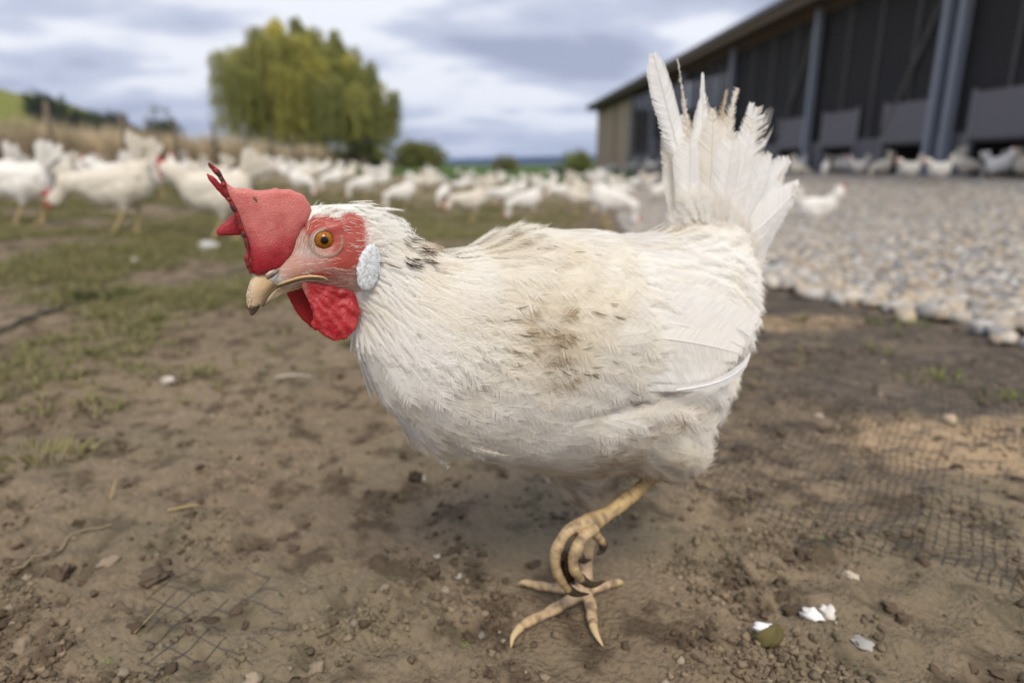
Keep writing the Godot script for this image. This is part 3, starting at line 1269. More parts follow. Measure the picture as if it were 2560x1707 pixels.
const FLOCK := [
	["walking", -3.10, -4.23, 8, 1.09, "white hen cut by the left edge of the photo, legs showing, tail up"],
	["standing", -6.46, -8.63, 165, 1.04, "white hen with raised head behind the hen at the left edge"],
	["stooping", -2.22, -3.78, 14, 1.08, "white hen striding with lowered head in open grass, nearest of the left group"],
	["walking", -4.48, -7.53, 6, 1.04, "white hen with bright red comb just behind the striding hen's back"],
	["standing", -4.12, -8.00, 150, 1.04, "white hen standing tall behind the rump of the striding hen"],
	["walking", -1.63, -3.71, 12, 1.06, "white hen whose legs show under the spiked tip of the red comb"],
	["walking", -6.86, -10.90, -20, 1.04, "white hen partly hidden between the two nearest hens on the left"],
	["standing", -9.01, -12.89, -120, 1.04, "white hen turned away beneath the dry reeds at far left"],
	["walking", -5.30, -11.35, -30, 1.04, "white hen turned half away left of the red comb's tip"],
	["pecking", -3.98, -9.96, 40, 0.99, "white hen pecking just above the red comb"],
	["pecking", -3.19, -10.08, 160, 1.00, "white hen pecking rightwards right above the hen's red comb"],
	["walking", -4.94, -14.54, -15, 1.00, "white hen in the far group above the comb, left of its pair"],
	["standing", -4.59, -16.30, 195, 1.00, "white hen in the far group above the comb, right of its pair"],
	["pecking", -2.46, -11.18, 10, 1.02, "white hen pecking leftwards below the willow's right half"],
	["stooping", -3.43, -14.07, 15, 1.00, "white hen stooping behind the pecking hen below the willow"],
	["pecking", -1.60, -9.87, 8, 1.05, "white hen pecking leftwards with upright fanned tail, above the neck's dark stains"],
	["pecking", -1.11, -10.92, 75, 0.97, "white hen pecking straight towards the lens, right of the fanned tail"],
	["stooping", -0.46, -7.70, 22, 1.00, "white hen standing on one visible yellow leg in the middle of the flock"],
	["pecking", 0.20, -8.30, 8, 1.00, "white hen pecking leftwards on the green patch above the main hen's back"],
	["stooping", 0.12, -13.21, 10, 1.00, "white hen stooping just behind the hen that pecks on the green patch"],
	["pecking", 0.94, -9.68, 165, 1.00, "white hen pecking rightwards at the gravel edge, left one of two"],
	["pecking", 0.94, -6.55, 168, 1.05, "white hen pecking rightwards at the gravel edge, right and nearer one of two"],
	["standing", 1.96, -14.44, -60, 0.95, "white hen turned away behind the two that peck at the gravel edge"],
	["walking", -0.50, -16.60, -40, 1.00, "white hen walking away among the middle flock"],
	["pecking", 0.93, -16.10, 20, 1.00, "white hen pecking with its tail up behind the green patch"],
	["stooping", 3.14, -16.91, 10, 0.95, "hen on grey gravel left of the tail feathers, left one of two"],
	["walking", 3.43, -16.82, 200, 0.95, "hen on grey gravel left of the tail feathers, right one of two"],
	["standing", 2.54, -11.66, -160, 0.90, "white hen alone on the gravel against the left rim of the tail"],
	["sitting", 2.66, -5.81, 163, 0.88, "white hen low on the gravel right of the tail, head to the right"],
	["pecking", 5.10, -12.10, 170, 0.80, "white hen bent down by the hen house wall just right of the tail"],
	["standing", 5.80, -13.61, 100, 0.80, "dim white hen in front of the first hatch right of the tail"],
	["pecking", 5.25, -11.31, 60, 0.80, "white hen pecking at the foot of the single steel post"],
	["standing", 5.88, -12.18, 90, 0.80, "white hen facing out of the second pop hole"],
	["standing", 5.88, -11.89, 80, 0.80, "white hen with bright neck beside the second pop hole"],
	["walking", 5.42, -10.58, 15, 0.80, "white hen with raised tail right of the second pop hole"],
	["pecking", 5.56, -10.13, 10, 0.80, "white hen bent low left of the third pop hole"],
	["walking", 5.13, -8.72, 12, 0.80, "white hen with red comb before the third pop hole"],
	["walking", 5.03, -7.95, 8, 0.80, "plump white hen with red comb left of the paired steel posts"],
	["pecking", 5.87, -8.73, 168, 0.80, "white hen bent low right of the paired steel posts"],
	["standing", 5.84, -8.12, 110, 0.84, "white hen standing before the widest hatch near the right edge"],
	["walking", 6.07, -8.28, 70, 0.80, "shaded white hen stepping out under the widest hatch"],
	["standing", 5.86, -7.74, -150, 0.88, "white hen cut by the right edge of the photo"],
	["sitting", 5.97, -10.29, 30, 0.80, "dim white hen resting inside the third pop hole"],
	["stooping", -4.54, -5.94, 20, 1.04, "white hen in the loose flock left of the willow", "hens of the loose flock, left part"],
	["walking", -5.68, -8.52, -10, 1.04, "white hen in the loose flock left of the willow", "hens of the loose flock, left part"],
	["walking", -4.80, -8.73, 170, 1.04, "white hen in the loose flock left of the willow", "hens of the loose flock, left part"],
	["pecking", -4.42, -9.12, -60, 1.04, "white hen in the loose flock left of the willow", "hens of the loose flock, left part"],
	["stooping", -3.70, -8.40, 30, 1.04, "white hen in the loose flock left of the willow", "hens of the loose flock, left part"],
	["pecking", -4.32, -11.57, 10, 1.00, "white hen in the loose flock behind the main hen's neck", "hens of the loose flock, middle part"],
	["pecking", -4.20, -12.57, 170, 1.00, "white hen in the loose flock behind the main hen's neck", "hens of the loose flock, middle part"],
	["stooping", -3.77, -12.48, 0, 1.00, "white hen in the loose flock behind the main hen's neck", "hens of the loose flock, middle part"],
	["pecking", -3.18, -12.07, 30, 1.00, "white hen in the loose flock behind the main hen's neck", "hens of the loose flock, middle part"],
	["pecking", -2.62, -13.63, -20, 1.00, "white hen in the loose flock behind the main hen's neck", "hens of the loose flock, middle part"],
	["stooping", -2.00, -14.26, 10, 1.00, "white hen in the loose flock behind the main hen's neck", "hens of the loose flock, middle part"],
	["pecking", -1.87, -15.87, 60, 1.00, "white hen in the loose flock behind the main hen's neck", "hens of the loose flock, middle part"],
	["stooping", -1.15, -15.19, -30, 1.00, "white hen in the loose flock behind the main hen's back", "hens of the loose flock, right part"],
	["pecking", -0.52, -12.05, 150, 1.00, "white hen in the loose flock behind the main hen's back", "hens of the loose flock, right part"],
	["stooping", -0.11, -10.85, 0, 1.00, "white hen in the loose flock behind the main hen's back", "hens of the loose flock, right part"],
	["stooping", 0.90, -12.05, 20, 1.00, "white hen in the loose flock behind the main hen's back", "hens of the loose flock, right part"],
	["pecking", 1.36, -13.53, 170, 1.00, "white hen in the loose flock behind the main hen's back", "hens of the loose flock, right part"],
	["stooping", 1.92, -12.05, 190, 1.00, "white hen in the loose flock behind the main hen's back", "hens of the loose flock, right part"],
	["pecking", 1.16, -19.31, 71, 0.88, "small white hen in the crowded middle distance", "hens crowding the middle distance"],
	["sitting", 1.88, -16.94, 100, 0.98, "small white hen in the crowded middle distance", "hens crowding the middle distance"],
	["pecking", 1.62, -17.14, -148, 0.97, "small white hen in the crowded middle distance", "hens crowding the middle distance"],
	["sitting", -2.25, -19.54, 2, 0.95, "small white hen in the crowded middle distance", "hens crowding the middle distance"],
	["walking", 3.18, -20.56, -163, 0.96, "small white hen in the crowded middle distance", "hens crowding the middle distance"],
	["pecking", 4.54, -32.09, 106, 0.95, "small white hen in the crowded middle distance", "hens crowding the middle distance"],
	["pecking", 0.43, -29.42, 68, 0.88, "small white hen in the crowded middle distance", "hens crowding the middle distance"],
	["walking", 0.80, -21.84, -30, 0.99, "small white hen in the crowded middle distance", "hens crowding the middle distance"],
	["pecking", -2.71, -22.65, 152, 0.87, "small white hen in the crowded middle distance", "hens crowding the middle distance"],
	["sitting", -0.71, -17.21, -175, 0.92, "small white hen in the crowded middle distance", "hens crowding the middle distance"],
	["sitting", 3.30, -32.40, -52, 0.89, "small white hen in the crowded middle distance", "hens crowding the middle distance"],
	["pecking", 3.68, -33.19, 57, 0.89, "small white hen in the crowded middle distance", "hens crowding the middle distance"],
	["stooping", 1.96, -33.66, 151, 0.95, "small white hen in the crowded middle distance", "hens crowding the middle distance"],
	["pecking", -1.91, -15.49, -2, 0.88, "small white hen in the crowded middle distance", "hens crowding the middle distance"],
	["pecking", -1.71, -27.66, 29, 0.90, "small white hen in the crowded middle distance", "hens crowding the middle distance"],
	["sitting", 2.90, -17.46, -92, 0.98, "small white hen in the crowded middle distance", "hens crowding the middle distance"],
	["walking", -0.65, -16.73, 50, 1.00, "small white hen in the crowded middle distance", "hens crowding the middle distance"],
	["pecking", 0.71, -20.19, 85, 0.86, "small white hen in the crowded middle distance", "hens crowding the middle distance"],
	["pecking", -1.07, -16.77, -79, 0.97, "small white hen in the crowded middle distance", "hens crowding the middle distance"],
	["sitting", 1.34, -16.70, 64, 0.89, "small white hen in the crowded middle distance", "hens crowding the middle distance"],
	["pecking", 3.89, -27.87, 163, 0.96, "small white hen in the crowded middle distance", "hens crowding the middle distance"],
	["pecking", -0.55, -32.14, 135, 0.96, "small white hen in the crowded middle distance", "hens crowding the middle distance"],
	["stooping", -2.35, -29.16, 84, 0.95, "small white hen in the crowded middle distance", "hens crowding the middle distance"],
	["stooping", -0.75, -21.36, -26, 0.94, "small white hen in the crowded middle distance", "hens crowding the middle distance"],
	["sitting", -2.09, -17.04, 146, 0.88, "small white hen in the crowded middle distance", "hens crowding the middle distance"],
	["pecking", -0.67, -27.59, -80, 0.87, "small white hen in the crowded middle distance", "hens crowding the middle distance"],
	["stooping", 2.77, -23.58, 139, 0.94, "small white hen in the crowded middle distance", "hens crowding the middle distance"],
	["pecking", -0.72, -23.58, 171, 0.87, "small white hen in the crowded middle distance", "hens crowding the middle distance"],
	["walking", 3.08, -36.77, -159, 1.00, "small white hen in the crowded middle distance", "hens crowding the middle distance"],
	["pecking", 4.62, -28.31, -96, 0.85, "small white hen in the crowded middle distance", "hens crowding the middle distance"],
	["pecking", 1.75, -18.00, -124, 0.89, "small white hen in the crowded middle distance", "hens crowding the middle distance"],
	["pecking", -1.93, -16.29, 67, 0.87, "small white hen in the crowded middle distance", "hens crowding the middle distance"],
	["pecking", -0.34, -21.80, 32, 0.91, "small white hen in the crowded middle distance", "hens crowding the middle distance"],
	["stooping", -3.09, -25.56, 159, 0.94, "small white hen in the crowded middle distance", "hens crowding the middle distance"],
	["stooping", -1.17, -16.50, -76, 0.88, "small white hen in the crowded middle distance", "hens crowding the middle distance"],
	["pecking", -1.23, -18.67, -180, 0.90, "small white hen in the crowded middle distance", "hens crowding the middle distance"],
	["pecking", -3.78, -19.67, 29, 0.98, "distant white hen under the willow", "distant hens under the willow"],
	["walking", -7.36, -23.83, 100, 0.90, "distant white hen under the willow", "distant hens under the willow"],
	["pecking", -4.97, -18.17, 101, 0.94, "distant white hen under the willow", "distant hens under the willow"],
	["pecking", -6.39, -17.92, -29, 0.93, "distant white hen under the willow", "distant hens under the willow"],
	["pecking", -4.17, -19.05, 117, 0.89, "distant white hen under the willow", "distant hens under the willow"],
	["pecking", -5.93, -15.98, -114, 0.91, "distant white hen under the willow", "distant hens under the willow"],
	["sitting", -8.38, -23.31, 108, 0.94, "distant white hen under the willow", "distant hens under the willow"],
	["pecking", -4.46, -17.41, 59, 0.86, "distant white hen under the willow", "distant hens under the willow"],
	["stooping", -5.12, -16.50, 15, 0.93, "distant white hen under the willow", "distant hens under the willow"],
	["pecking", -6.79, -25.25, -112, 0.94, "distant white hen under the willow", "distant hens under the willow"],
	["pecking", -8.60, -27.36, 158, 0.84, "distant white hen under the willow", "distant hens under the willow"],
	["pecking", -9.91, -27.37, -14, 0.93, "distant white hen under the willow", "distant hens under the willow"],
	["stooping", -4.20, -17.44, 96, 0.86, "distant white hen under the willow", "distant hens under the willow"],
	["walking", -10.59, -30.68, 108, 0.90, "distant white hen under the willow", "distant hens under the willow"],
	["stooping", -4.27, -23.62, -65, 0.92, "distant white hen under the willow", "distant hens under the willow"],
	["stooping", -7.81, -26.34, 14, 0.90, "distant white hen under the willow", "distant hens under the willow"],
	["sitting", 5.04, -25.98, -99, 0.94, "tiny white hen in the row before the boarded end of the hen house", "hens before the boarded end of the hen house"],
	["pecking", 5.10, -28.33, -26, 0.92, "tiny white hen in the row before the boarded end of the hen house", "hens before the boarded end of the hen house"],
	["stooping", 4.83, -34.43, -170, 0.89, "tiny white hen in the row before the boarded end of the hen house", "hens before the boarded end of the hen house"],
	["pecking", 4.81, -34.87, 71, 0.99, "tiny white hen in the row before the boarded end of the hen house", "hens before the boarded end of the hen house"],
	["pecking", 5.30, -24.30, 64, 0.84, "tiny white hen in the row before the boarded end of the hen house", "hens before the boarded end of the hen house"],
	["walking", 5.04, -24.27, 138, 0.99, "tiny white hen in the row before the boarded end of the hen house", "hens before the boarded end of the hen house"],
	["pecking", 5.06, -25.62, -30, 0.85, "tiny white hen in the row before the boarded end of the hen house", "hens before the boarded end of the hen house"],
	["pecking", 4.87, -33.50, 20, 0.84, "tiny white hen in the row before the boarded end of the hen house", "hens before the boarded end of the hen house"],
	["stooping", 4.90, -32.76, 106, 0.88, "tiny white hen in the row before the boarded end of the hen house", "hens before the boarded end of the hen house"],
	["stooping", 5.01, -30.56, -162, 0.88, "tiny white hen in the row before the boarded end of the hen house", "hens before the boarded end of the hen house"],
	["pecking", -7.20, -16.01, -101, 0.99, "distant white hen before the dry reeds on the left", "distant hens before the dry reeds on the left"],
	["pecking", -8.69, -19.03, -30, 0.96, "distant white hen before the dry reeds on the left", "distant hens before the dry reeds on the left"],
	["stooping", -9.63, -15.83, 85, 0.98, "distant white hen before the dry reeds on the left", "distant hens before the dry reeds on the left"],
	["stooping", -12.39, -20.30, -120, 0.88, "distant white hen before the dry reeds on the left", "distant hens before the dry reeds on the left"],
	["pecking", -14.33, -22.62, -27, 0.92, "distant white hen before the dry reeds on the left", "distant hens before the dry reeds on the left"],
	["walking", -9.06, -14.09, -8, 0.98, "distant white hen before the dry reeds on the left", "distant hens before the dry reeds on the left"],
	["walking", -8.10, -17.53, 91, 0.88, "distant white hen before the dry reeds on the left", "distant hens before the dry reeds on the left"],
	["pecking", -11.88, -19.66, 4, 0.99, "distant white hen before the dry reeds on the left", "distant hens before the dry reeds on the left"],
]

# ---- the hen before the lens ----

const BODY_LINE := [-245.9, 371.9, -223.0, 374.0, -199.4, 371.9, -184.2, 361.0, -170.4, 348.3, -157.4, 339.8, -138.7, 334.9, -126.3, 335.8, -113.6, 341.4, -95.1, 344.2, -60.1, 346.0, -39.8, 346.2, -18.5, 342.1, 3.6, 338.2, 26.4, 338.6, 50.0, 339.4, 71.5, 346.8, 99.0, 348.0, 135.3, 339.5, 138.2, 325.5, 146.5, 304.5, 146.0, 284.8, 141.3, 265.5, 139.1, 246.0, 135.2, 224.2, 114.0, 188.7, 100.7, 163.3, 90.5, 146.4, 82.3, 134.1, 73.8, 117.1, 62.6, 107.3, 45.0, 115.1, 23.1, 128.8, -34.2, 137.6, -78.8, 153.1, -119.8, 172.3, -146.5, 184.5, -166.5, 193.6, -180.2, 205.5, -190.9, 225.3, -201.3, 243.4, -210.7, 262.6, -214.9, 280.4, -213.4, 298.2, -219.8, 309.4, -235.3, 320.0, -250.0, 338.3, -252.6, 358.2]
const HEAD_LINE := [-239.5, 369.7, -233.5, 371.5, -225.1, 371.6, -212.2, 370.8, -199.1, 368.0, -186.9, 360.3, -181.0, 349.6, -184.0, 329.2, -195.2, 313.7, -209.4, 309.7, -224.9, 314.3, -239.2, 319.9, -250.1, 320.8, -259.3, 320.6, -267.1, 323.3, -273.6, 327.2, -275.2, 331.8, -270.1, 336.0, -261.5, 341.0, -256.9, 347.4, -251.3, 355.5, -245.0, 363.5]
const COMB_LINE := [-299.3, 401.5, -296.5, 400.4, -292.2, 396.8, -290.2, 392.3, -288.8, 388.9, -286.5, 386.5, -280.7, 385.1, -271.0, 384.7, -257.2, 384.7, -249.5, 383.3, -244.1, 379.8, -240.7, 374.9, -240.1, 369.9, -242.0, 364.2, -246.7, 358.7, -251.1, 351.3, -253.9, 344.0, -259.3, 336.9, -269.6, 332.0, -276.1, 330.8, -280.2, 333.0, -281.1, 335.9, -279.9, 342.4, -280.4, 350.5, -282.5, 360.3, -285.0, 371.0, -288.0, 378.5, -290.2, 383.9, -291.7, 388.5, -294.4, 393.1, -297.8, 397.6]
const WATTLE_LINE := [-251.6, 326.5, -244.0, 325.6, -231.5, 324.6, -221.4, 321.4, -216.1, 313.2, -214.5, 303.2, -216.8, 294.5, -222.6, 287.0, -229.9, 283.8, -237.4, 286.8, -243.0, 291.7, -246.5, 296.1, -246.1, 303.9, -247.6, 312.7, -250.0, 318.9]
const FAR_WATTLE := [-258.2, 318.2, -248.7, 322.9, -239.5, 320.3, -237.2, 300.8, -239.1, 287.2, -243.3, 289.5, -250.4, 297.6, -255.1, 307.5]
const LOBE_LINE := [-204.8, 349.4, -201.6, 345.4, -200.0, 337.6, -201.2, 329.0, -205.1, 321.5, -210.6, 318.0, -214.8, 319.7, -217.5, 325.1, -217.6, 332.8, -215.3, 339.4, -211.5, 346.0]

var body_map: Dictionary
var head_map: Dictionary


# the way the plumage lies: anchors x, y, dx, dy
const FLOW := [[-0.20, 0.36, 0.85, -0.25], [-0.19, 0.30, 0.75, -0.62], [-0.205, 0.25, 0.50, -0.85], [-0.17, 0.33, 0.80, -0.45], [-0.13, 0.31, 0.88, -0.35], [-0.195, 0.215, 0.72, -0.68], [-0.12, 0.20, 0.96, -0.22], [-0.10, 0.27, 0.93, -0.30], [-0.05, 0.345, 0.99, -0.10], [0.03, 0.34, 0.98, -0.05], [0.0, 0.28, 0.93, -0.33], [0.08, 0.30, 0.86, -0.50], [0.02, 0.21, 0.97, 0.05], [0.12, 0.24, 0.90, -0.30], [0.0, 0.15, 0.99, -0.02], [0.08, 0.19, 0.88, -0.45], [0.06, 0.14, 0.30, -0.95], [0.05, 0.165, 0.50, -0.85], [0.16, 0.20, 0.80, -0.55], [0.10, 0.35, 0.80, 0.45], [0.16, 0.31, 0.62, -0.78]]


func flow(p: Vector3) -> Vector3:
	var d := Vector2.ZERO
	for a in FLOW:
		var w := 1.0 / (0.0004 + Vector2(p.x - a[0], p.y - a[1]).length_squared())
		d += Vector2(a[2], a[3]) * w * w
	return Vector3(d.x, d.y, 0).normalized()


func bump(x: float, y: float, cx: float, cy: float, rx: float, ry: float, turn := 0.0) -> float:
	var d := Vector2(x - cx, y - cy).rotated(turn)
	var q := d.x * d.x / (rx * rx) + d.y * d.y / (ry * ry)
	return exp(-q)


# sideways swelling of the near and far flank: wing, thigh, crop
func swell(x: float, y: float) -> float:
	var s := 0.010 * smoothstep(0.0, 1.0, bump(x, y, 0.005, 0.283, 0.115, 0.052, 0.22))
	s += 0.012 * bump(x, y, 0.050, 0.185, 0.070, 0.050, 0.5)
	s -= 0.007 * bump(x, y, 0.035, 0.233, 0.10, 0.009, -0.15)
	return s


# soiling and cream tone, plus warm light painted into lower flank and belly
func stain_and_warm_light(p: Vector3) -> Color:
	var n := n_big.get_noise_3dv(p * 9.0)
	var c := Color(0.93, 0.918, 0.880)
	c = c.lerp(Color(0.88, 0.82, 0.68), clampf(0.14 + n * 0.8, 0.0, 0.6))
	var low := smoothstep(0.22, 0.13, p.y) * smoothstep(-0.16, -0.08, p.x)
	c = c.lerp(Color(0.66, 0.555, 0.39), low * 0.5)  # warm light painted in here, against the bluish skylight from above
	c = c.lerp(Color(0.80, 0.71, 0.52), 0.55 * bump(p.x, p.y, -0.10, 0.30, 0.05, 0.05))
	for s in [[-0.112, 0.281, 0.018, 0.014, 0.90], [-0.128, 0.303, 0.028, 0.010, 0.60], [-0.104, 0.261, 0.022, 0.009, 0.85], [-0.026, 0.224, 0.022, 0.008, 0.800], [0.007, 0.208, 0.020, 0.010, 0.750], [-0.028, 0.174, 0.030, 0.010, 0.850], [-0.053, 0.191, 0.020, 0.007, 0.500], [0.108, 0.341, 0.020, 0.010, 0.750], [0.138, 0.321, 0.014, 0.022, 0.750], [0.146, 0.296, 0.018, 0.012, 0.550], [0.055, 0.346, 0.030, 0.006, 0.700], [-0.172, 0.348, 0.010, 0.018, 1.0], [-0.105, 0.337, 0.020, 0.006, 0.700], [0.020, 0.335, 0.020, 0.006, 0.300], [0.068, 0.170, 0.007, 0.007, 0.700], [-0.180, 0.220, 0.012, 0.020, 0.300], [-0.008, 0.306, 0.030, 0.010, 0.250], [0.062, 0.286, 0.050, 0.020, 0.200]]:
		var w: float = s[4] * bump(p.x, p.y, s[0], s[1], s[2], s[3], 0.25) * clampf(0.65 + 1.3 * n_mid.get_noise_3dv(p * 4.0), 0.0, 1.25)
		c = c.lerp(Color(0.53, 0.365, 0.155), clampf(w * 0.52, 0.0, 0.65))
	return c


# a feather along +X, its outer face +Y; loose = how far the barbs part, down = share of fluff
func feather(length: float, width: float, barbs: int, loose: float, tip_dirt := 0.0, cup := 0.25, sd := 1) -> MB:
	rng.seed = sd * 977
	var mb := MB.new()
	var shaft := func(t: float) -> Vector3: return Vector3(t * length, -0.05 * length * t * t + 0.015 * length * t, 0)
	for s in [-1.0, 1.0]:
		var gap := 0.0
		for b in barbs:
			var t := (b + 0.5) / barbs
			if rng.randf() < 0.07 * (0.4 + loose):
				gap = rnd(-0.25, 0.25)
			gap *= 0.8
			var prof := pow(sin(PI * clampf(0.06 + 0.80 * t, 0.0, 1.0)), 0.65) * (0.8 + 0.2 * t)
			if t > 0.86:
				prof *= 0.75 + 0.25 * (1.0 - t) / 0.14
			var w := width * 0.5 * prof * (1.0 + rnd(-0.08, 0.08) * (1.0 + 2.5 * loose))
			var ang := deg_to_rad(lerpf(58.0, 16.0, t * t * 0.6 + t * 0.4)) + gap + rnd(-0.05, 0.05) * (1.0 + 3.0 * loose)
			var run := w / maxf(tan(ang), 0.3)
			run = minf(run, length * 0.30)
			var a: Vector3 = shaft.call(t * 0.985)
			var thin := (1.0 - 0.55 * loose)
			var sp := length / barbs * 1.25 * thin
			var side: float = s * w
			var q0 := a
			var q1 := a + Vector3(run * 0.42, -cup * w * 0.20 + rnd(-1, 1) * 0.0006 * loose, side * 0.55)
			var q2 := a + Vector3(run, -cup * w + rnd(-1, 1) * 0.0022 * loose, side + s * rnd(-0.1, 0.1) * w * loose)
			var dirt := Color.WHITE
			if tip_dirt > 0.0:
				dirt = Color.WHITE.lerp(Color(0.34, 0.24, 0.13), clampf(tip_dirt * (smoothstep(0.45, 1.0, t) + rnd(-0.35, 0.35)), 0.0, 1.0))
			var tone := Color(1, 1, 1) * rnd(0.97, 1.02)
			var nn := Vector3(rnd(-0.10, 0.10), 1.0, s * cup * 0.5 + rnd(-0.07, 0.07)).normalized()
			var e := Vector3(sp * 0.5, 0, 0)
			var ids := []
			for r in [[q0, 1.0], [q1, 0.95], [q2, 0.12]]:
				for o in [-1.0, 1.0]:
					var p: Vector3 = r[0] + e * r[1] * o
					mb.n.push_back(nn)
					ids.append(mb.add(p, tone * dirt))
			for r in 2:
				var k := r * 2
				if s > 0.0:
					mb.quad(ids[k], ids[k + 1], ids[k + 3], ids[k + 2])
				else:
					mb.quad(ids[k], ids[k + 2], ids[k + 3], ids[k + 1])
	# the shaft
	var w := length * 0.010 + 0.00012
	var last := []
	for i in 6:
		var t := i / 5.0
		var p: Vector3 = shaft.call(t) + Vector3(0, 0.00025, 0)
		var z := Vector3(0, 0, w * (1.0 - 0.8 * t))
		var now := []
		for o in [-1.0, 1.0]:
			mb.n.push_back(Vector3(0, 1, 0.3 * o).normalized())
			now.append(mb.add(p + z * o, Color(0.97, 0.95, 0.90)))
		if i > 0:
			mb.quad(last[0], now[0], now[1], last[1])
		last = now
	return mb


func lay(p: Vector3, n: Vector3, d: Vector3, lift: float, size: float, wide := 1.0) -> Transform3D:
	var x := (d - n * d.dot(n)).normalized()
	var z := x.cross(n).normalized()
	x = (x * cos(lift) + n * sin(lift)).normalized()
	var y := z.cross(x).normalized()
	return Transform3D(Basis(x * size, y * size, z * size * wide), p)


# a large quill: shaft through three points, vanes of changing width, frayed where fray(t, side) says
func quill(pts: Array, left: Array, right: Array, barbs: int, fray: Array, tone: Color, out: Vector3, tilt := 0.0, stout := 1.0) -> MB:
	var mb := MB.new()
	var at := func(t: float) -> Vector3: return pts[0].lerp(pts[1], t).lerp(pts[1].lerp(pts[2], t), t)
	var value := func(a: Array, t: float) -> float:
		var f := t * (a.size() - 1)
		var i := mini(int(f), a.size() - 2)
		return lerpf(a[i], a[i + 1], f - i)
	var length: float = pts[0].distance_to(pts[1]) + pts[1].distance_to(pts[2])
	for s in [-1.0, 1.0]:
		var hold := 0.0
		for b in barbs:
			var t := (b + 0.3) / barbs
			var p: Vector3 = at.call(t)
			var d: Vector3 = (at.call(minf(t + 0.02, 1.0)) - at.call(t - 0.02)).normalized()
			var side: Vector3 = out.cross(d).normalized() * s
			var face: Vector3 = (out + side * tilt).normalized()
			var w: float = value.call(left if s < 0.0 else right, t)
			var fr: float = value.call(fray[0 if s < 0.0 else 1], t)
			if rng.randf() < 0.10 + 0.35 * fr:
				hold = rnd(-0.5, 0.5) * fr
			var wide := w * (1.0 + rnd(-0.03, 0.02) + fr * rnd(-0.6, 0.12))
			var run := wide * (1.05 - 0.35 * t) * (1.0 + hold)
			run = minf(run, length * (1.0 - t) * 1.02 + length * 0.010)
			var sp := length / barbs * 0.56 * (1.0 - 0.35 * fr)
			var q1: Vector3 = p + side * wide * 0.55 + d * run * 0.40 + face * wide * 0.05
			var q2: Vector3 = p + side * wide + d * run - face * wide * 0.16 + face * rnd(-1, 1) * 0.002 * fr
			var col := tone * rnd(0.965, 1.02)
			if fr > 0.35 and rng.randf() < 0.55:
				col = col.lerp(Color(0.55, 0.44, 0.27), rnd(0.2, 0.7))
			var nn: Vector3 = (face + d * rnd(-0.10, 0.10) + side * rnd(-0.05, 0.15)).normalized()
			var ids := []
			for r in [[p, 1.0], [q1, 1.05], [q2, 0.55 - 0.3 * fr]]:
				for o in [-1.0, 1.0]:
					mb.n.push_back(nn)
					ids.append(mb.add(r[0] + d * sp * r[1] * o, col))
			for r in 2:
				var k := r * 2
				if s > 0.0:
					mb.quad(ids[k], ids[k + 2], ids[k + 3], ids[k + 1])
				else:
					mb.quad(ids[k], ids[k + 1], ids[k + 3], ids[k + 2])
	var tube := MB.new()
	var line := []
	var rad := []
	for i in 9:
		line.append(at.call(i / 8.0) + out * 0.0004)
		rad.append(lerpf(0.0013, 0.00035, i / 8.0) * stout)
	tube.tube(line, rad, 6, tone * 0.97)
	tube.smooth_normals()
	var first := mb.v.size()
	mb.v.append_array(tube.v)
	mb.n.append_array(tube.n)
	mb.c.append_array(tube.c)
	for i in tube.t:
		mb.t.push_back(i + first)
	return mb


func add_mb(to: MB, from: MB) -> void:
	var first := to.v.size()
	to.v.append_array(from.v)
	to.c.append_array(from.c)
	for i in from.t:
		to.t.push_back(i + first)


# ---- skin colours of the face, by place ----
func face_color(x: float, y: float) -> Color:
	var n := n_mid.get_noise_2d(x * 22.0, y * 22.0)
	var f := n_fine.get_noise_2d(x * 14.0, y * 14.0)
	var white := Color(0.88, 0.86, 0.81)
	var pink := Color(0.52, 0.21, 0.175)
	var red := Color(0.46, 0.085, 0.065)
	var c := white
	# bare skin of the face
	var skin := smoothstep(0.25, 0.75, bump(x, y, -0.233, 0.340, 0.033, 0.032, 0.5) + 0.25 * f)
	c = c.lerp(pink, skin)
	c = c.lerp(Color(0.62, 0.42, 0.36), 0.55 * skin * smoothstep(-0.1, 0.4, n))
	# red above and behind the eye
	var brow := bump(x, y, -0.226, 0.3615, 0.018, 0.0085, -0.25) + 0.95 * bump(x, y, -0.2195, 0.350, 0.0105, 0.014) + 0.5 * bump(x, y, -0.228, 0.338, 0.014, 0.006) + 0.6 * bump(x, y, -0.240, 0.3605, 0.010, 0.006, 0.6)
	c = c.lerp(red, smoothstep(0.22, 0.62, brow + 0.16 * f))
	# streak above the gape, and the lores
	c = c.lerp(Color(0.48, 0.07, 0.06), 0.9 * smoothstep(0.3, 0.7, bump(x, y, -0.2455, 0.3295, 0.016, 0.0030, -0.07) + 0.1 * f))
	c = c.lerp(Color(0.50, 0.20, 0.16), 0.6 * bump(x, y, -0.252, 0.341, 0.008, 0.008))
	# the yellow corner of the gape
	c = c.lerp(Color(0.60, 0.42, 0.18), 0.9 * smoothstep(0.35, 0.65, bump(x, y, -0.2490, 0.3275, 0.0130, 0.0016, -0.10)))
	c = c.lerp(Color(0.60, 0.33, 0.25), 0.8 * smoothstep(0.2, 0.7, bump(x, y, -0.259, 0.336, 0.010, 0.008, 0.5)))
	# pale skin under the eye
	c = c.lerp(Color(0.66, 0.55, 0.50), 0.75 * bump(x, y, -0.247, 0.3455, 0.007, 0.005))
	return c * (1.0 + 0.10 * f)


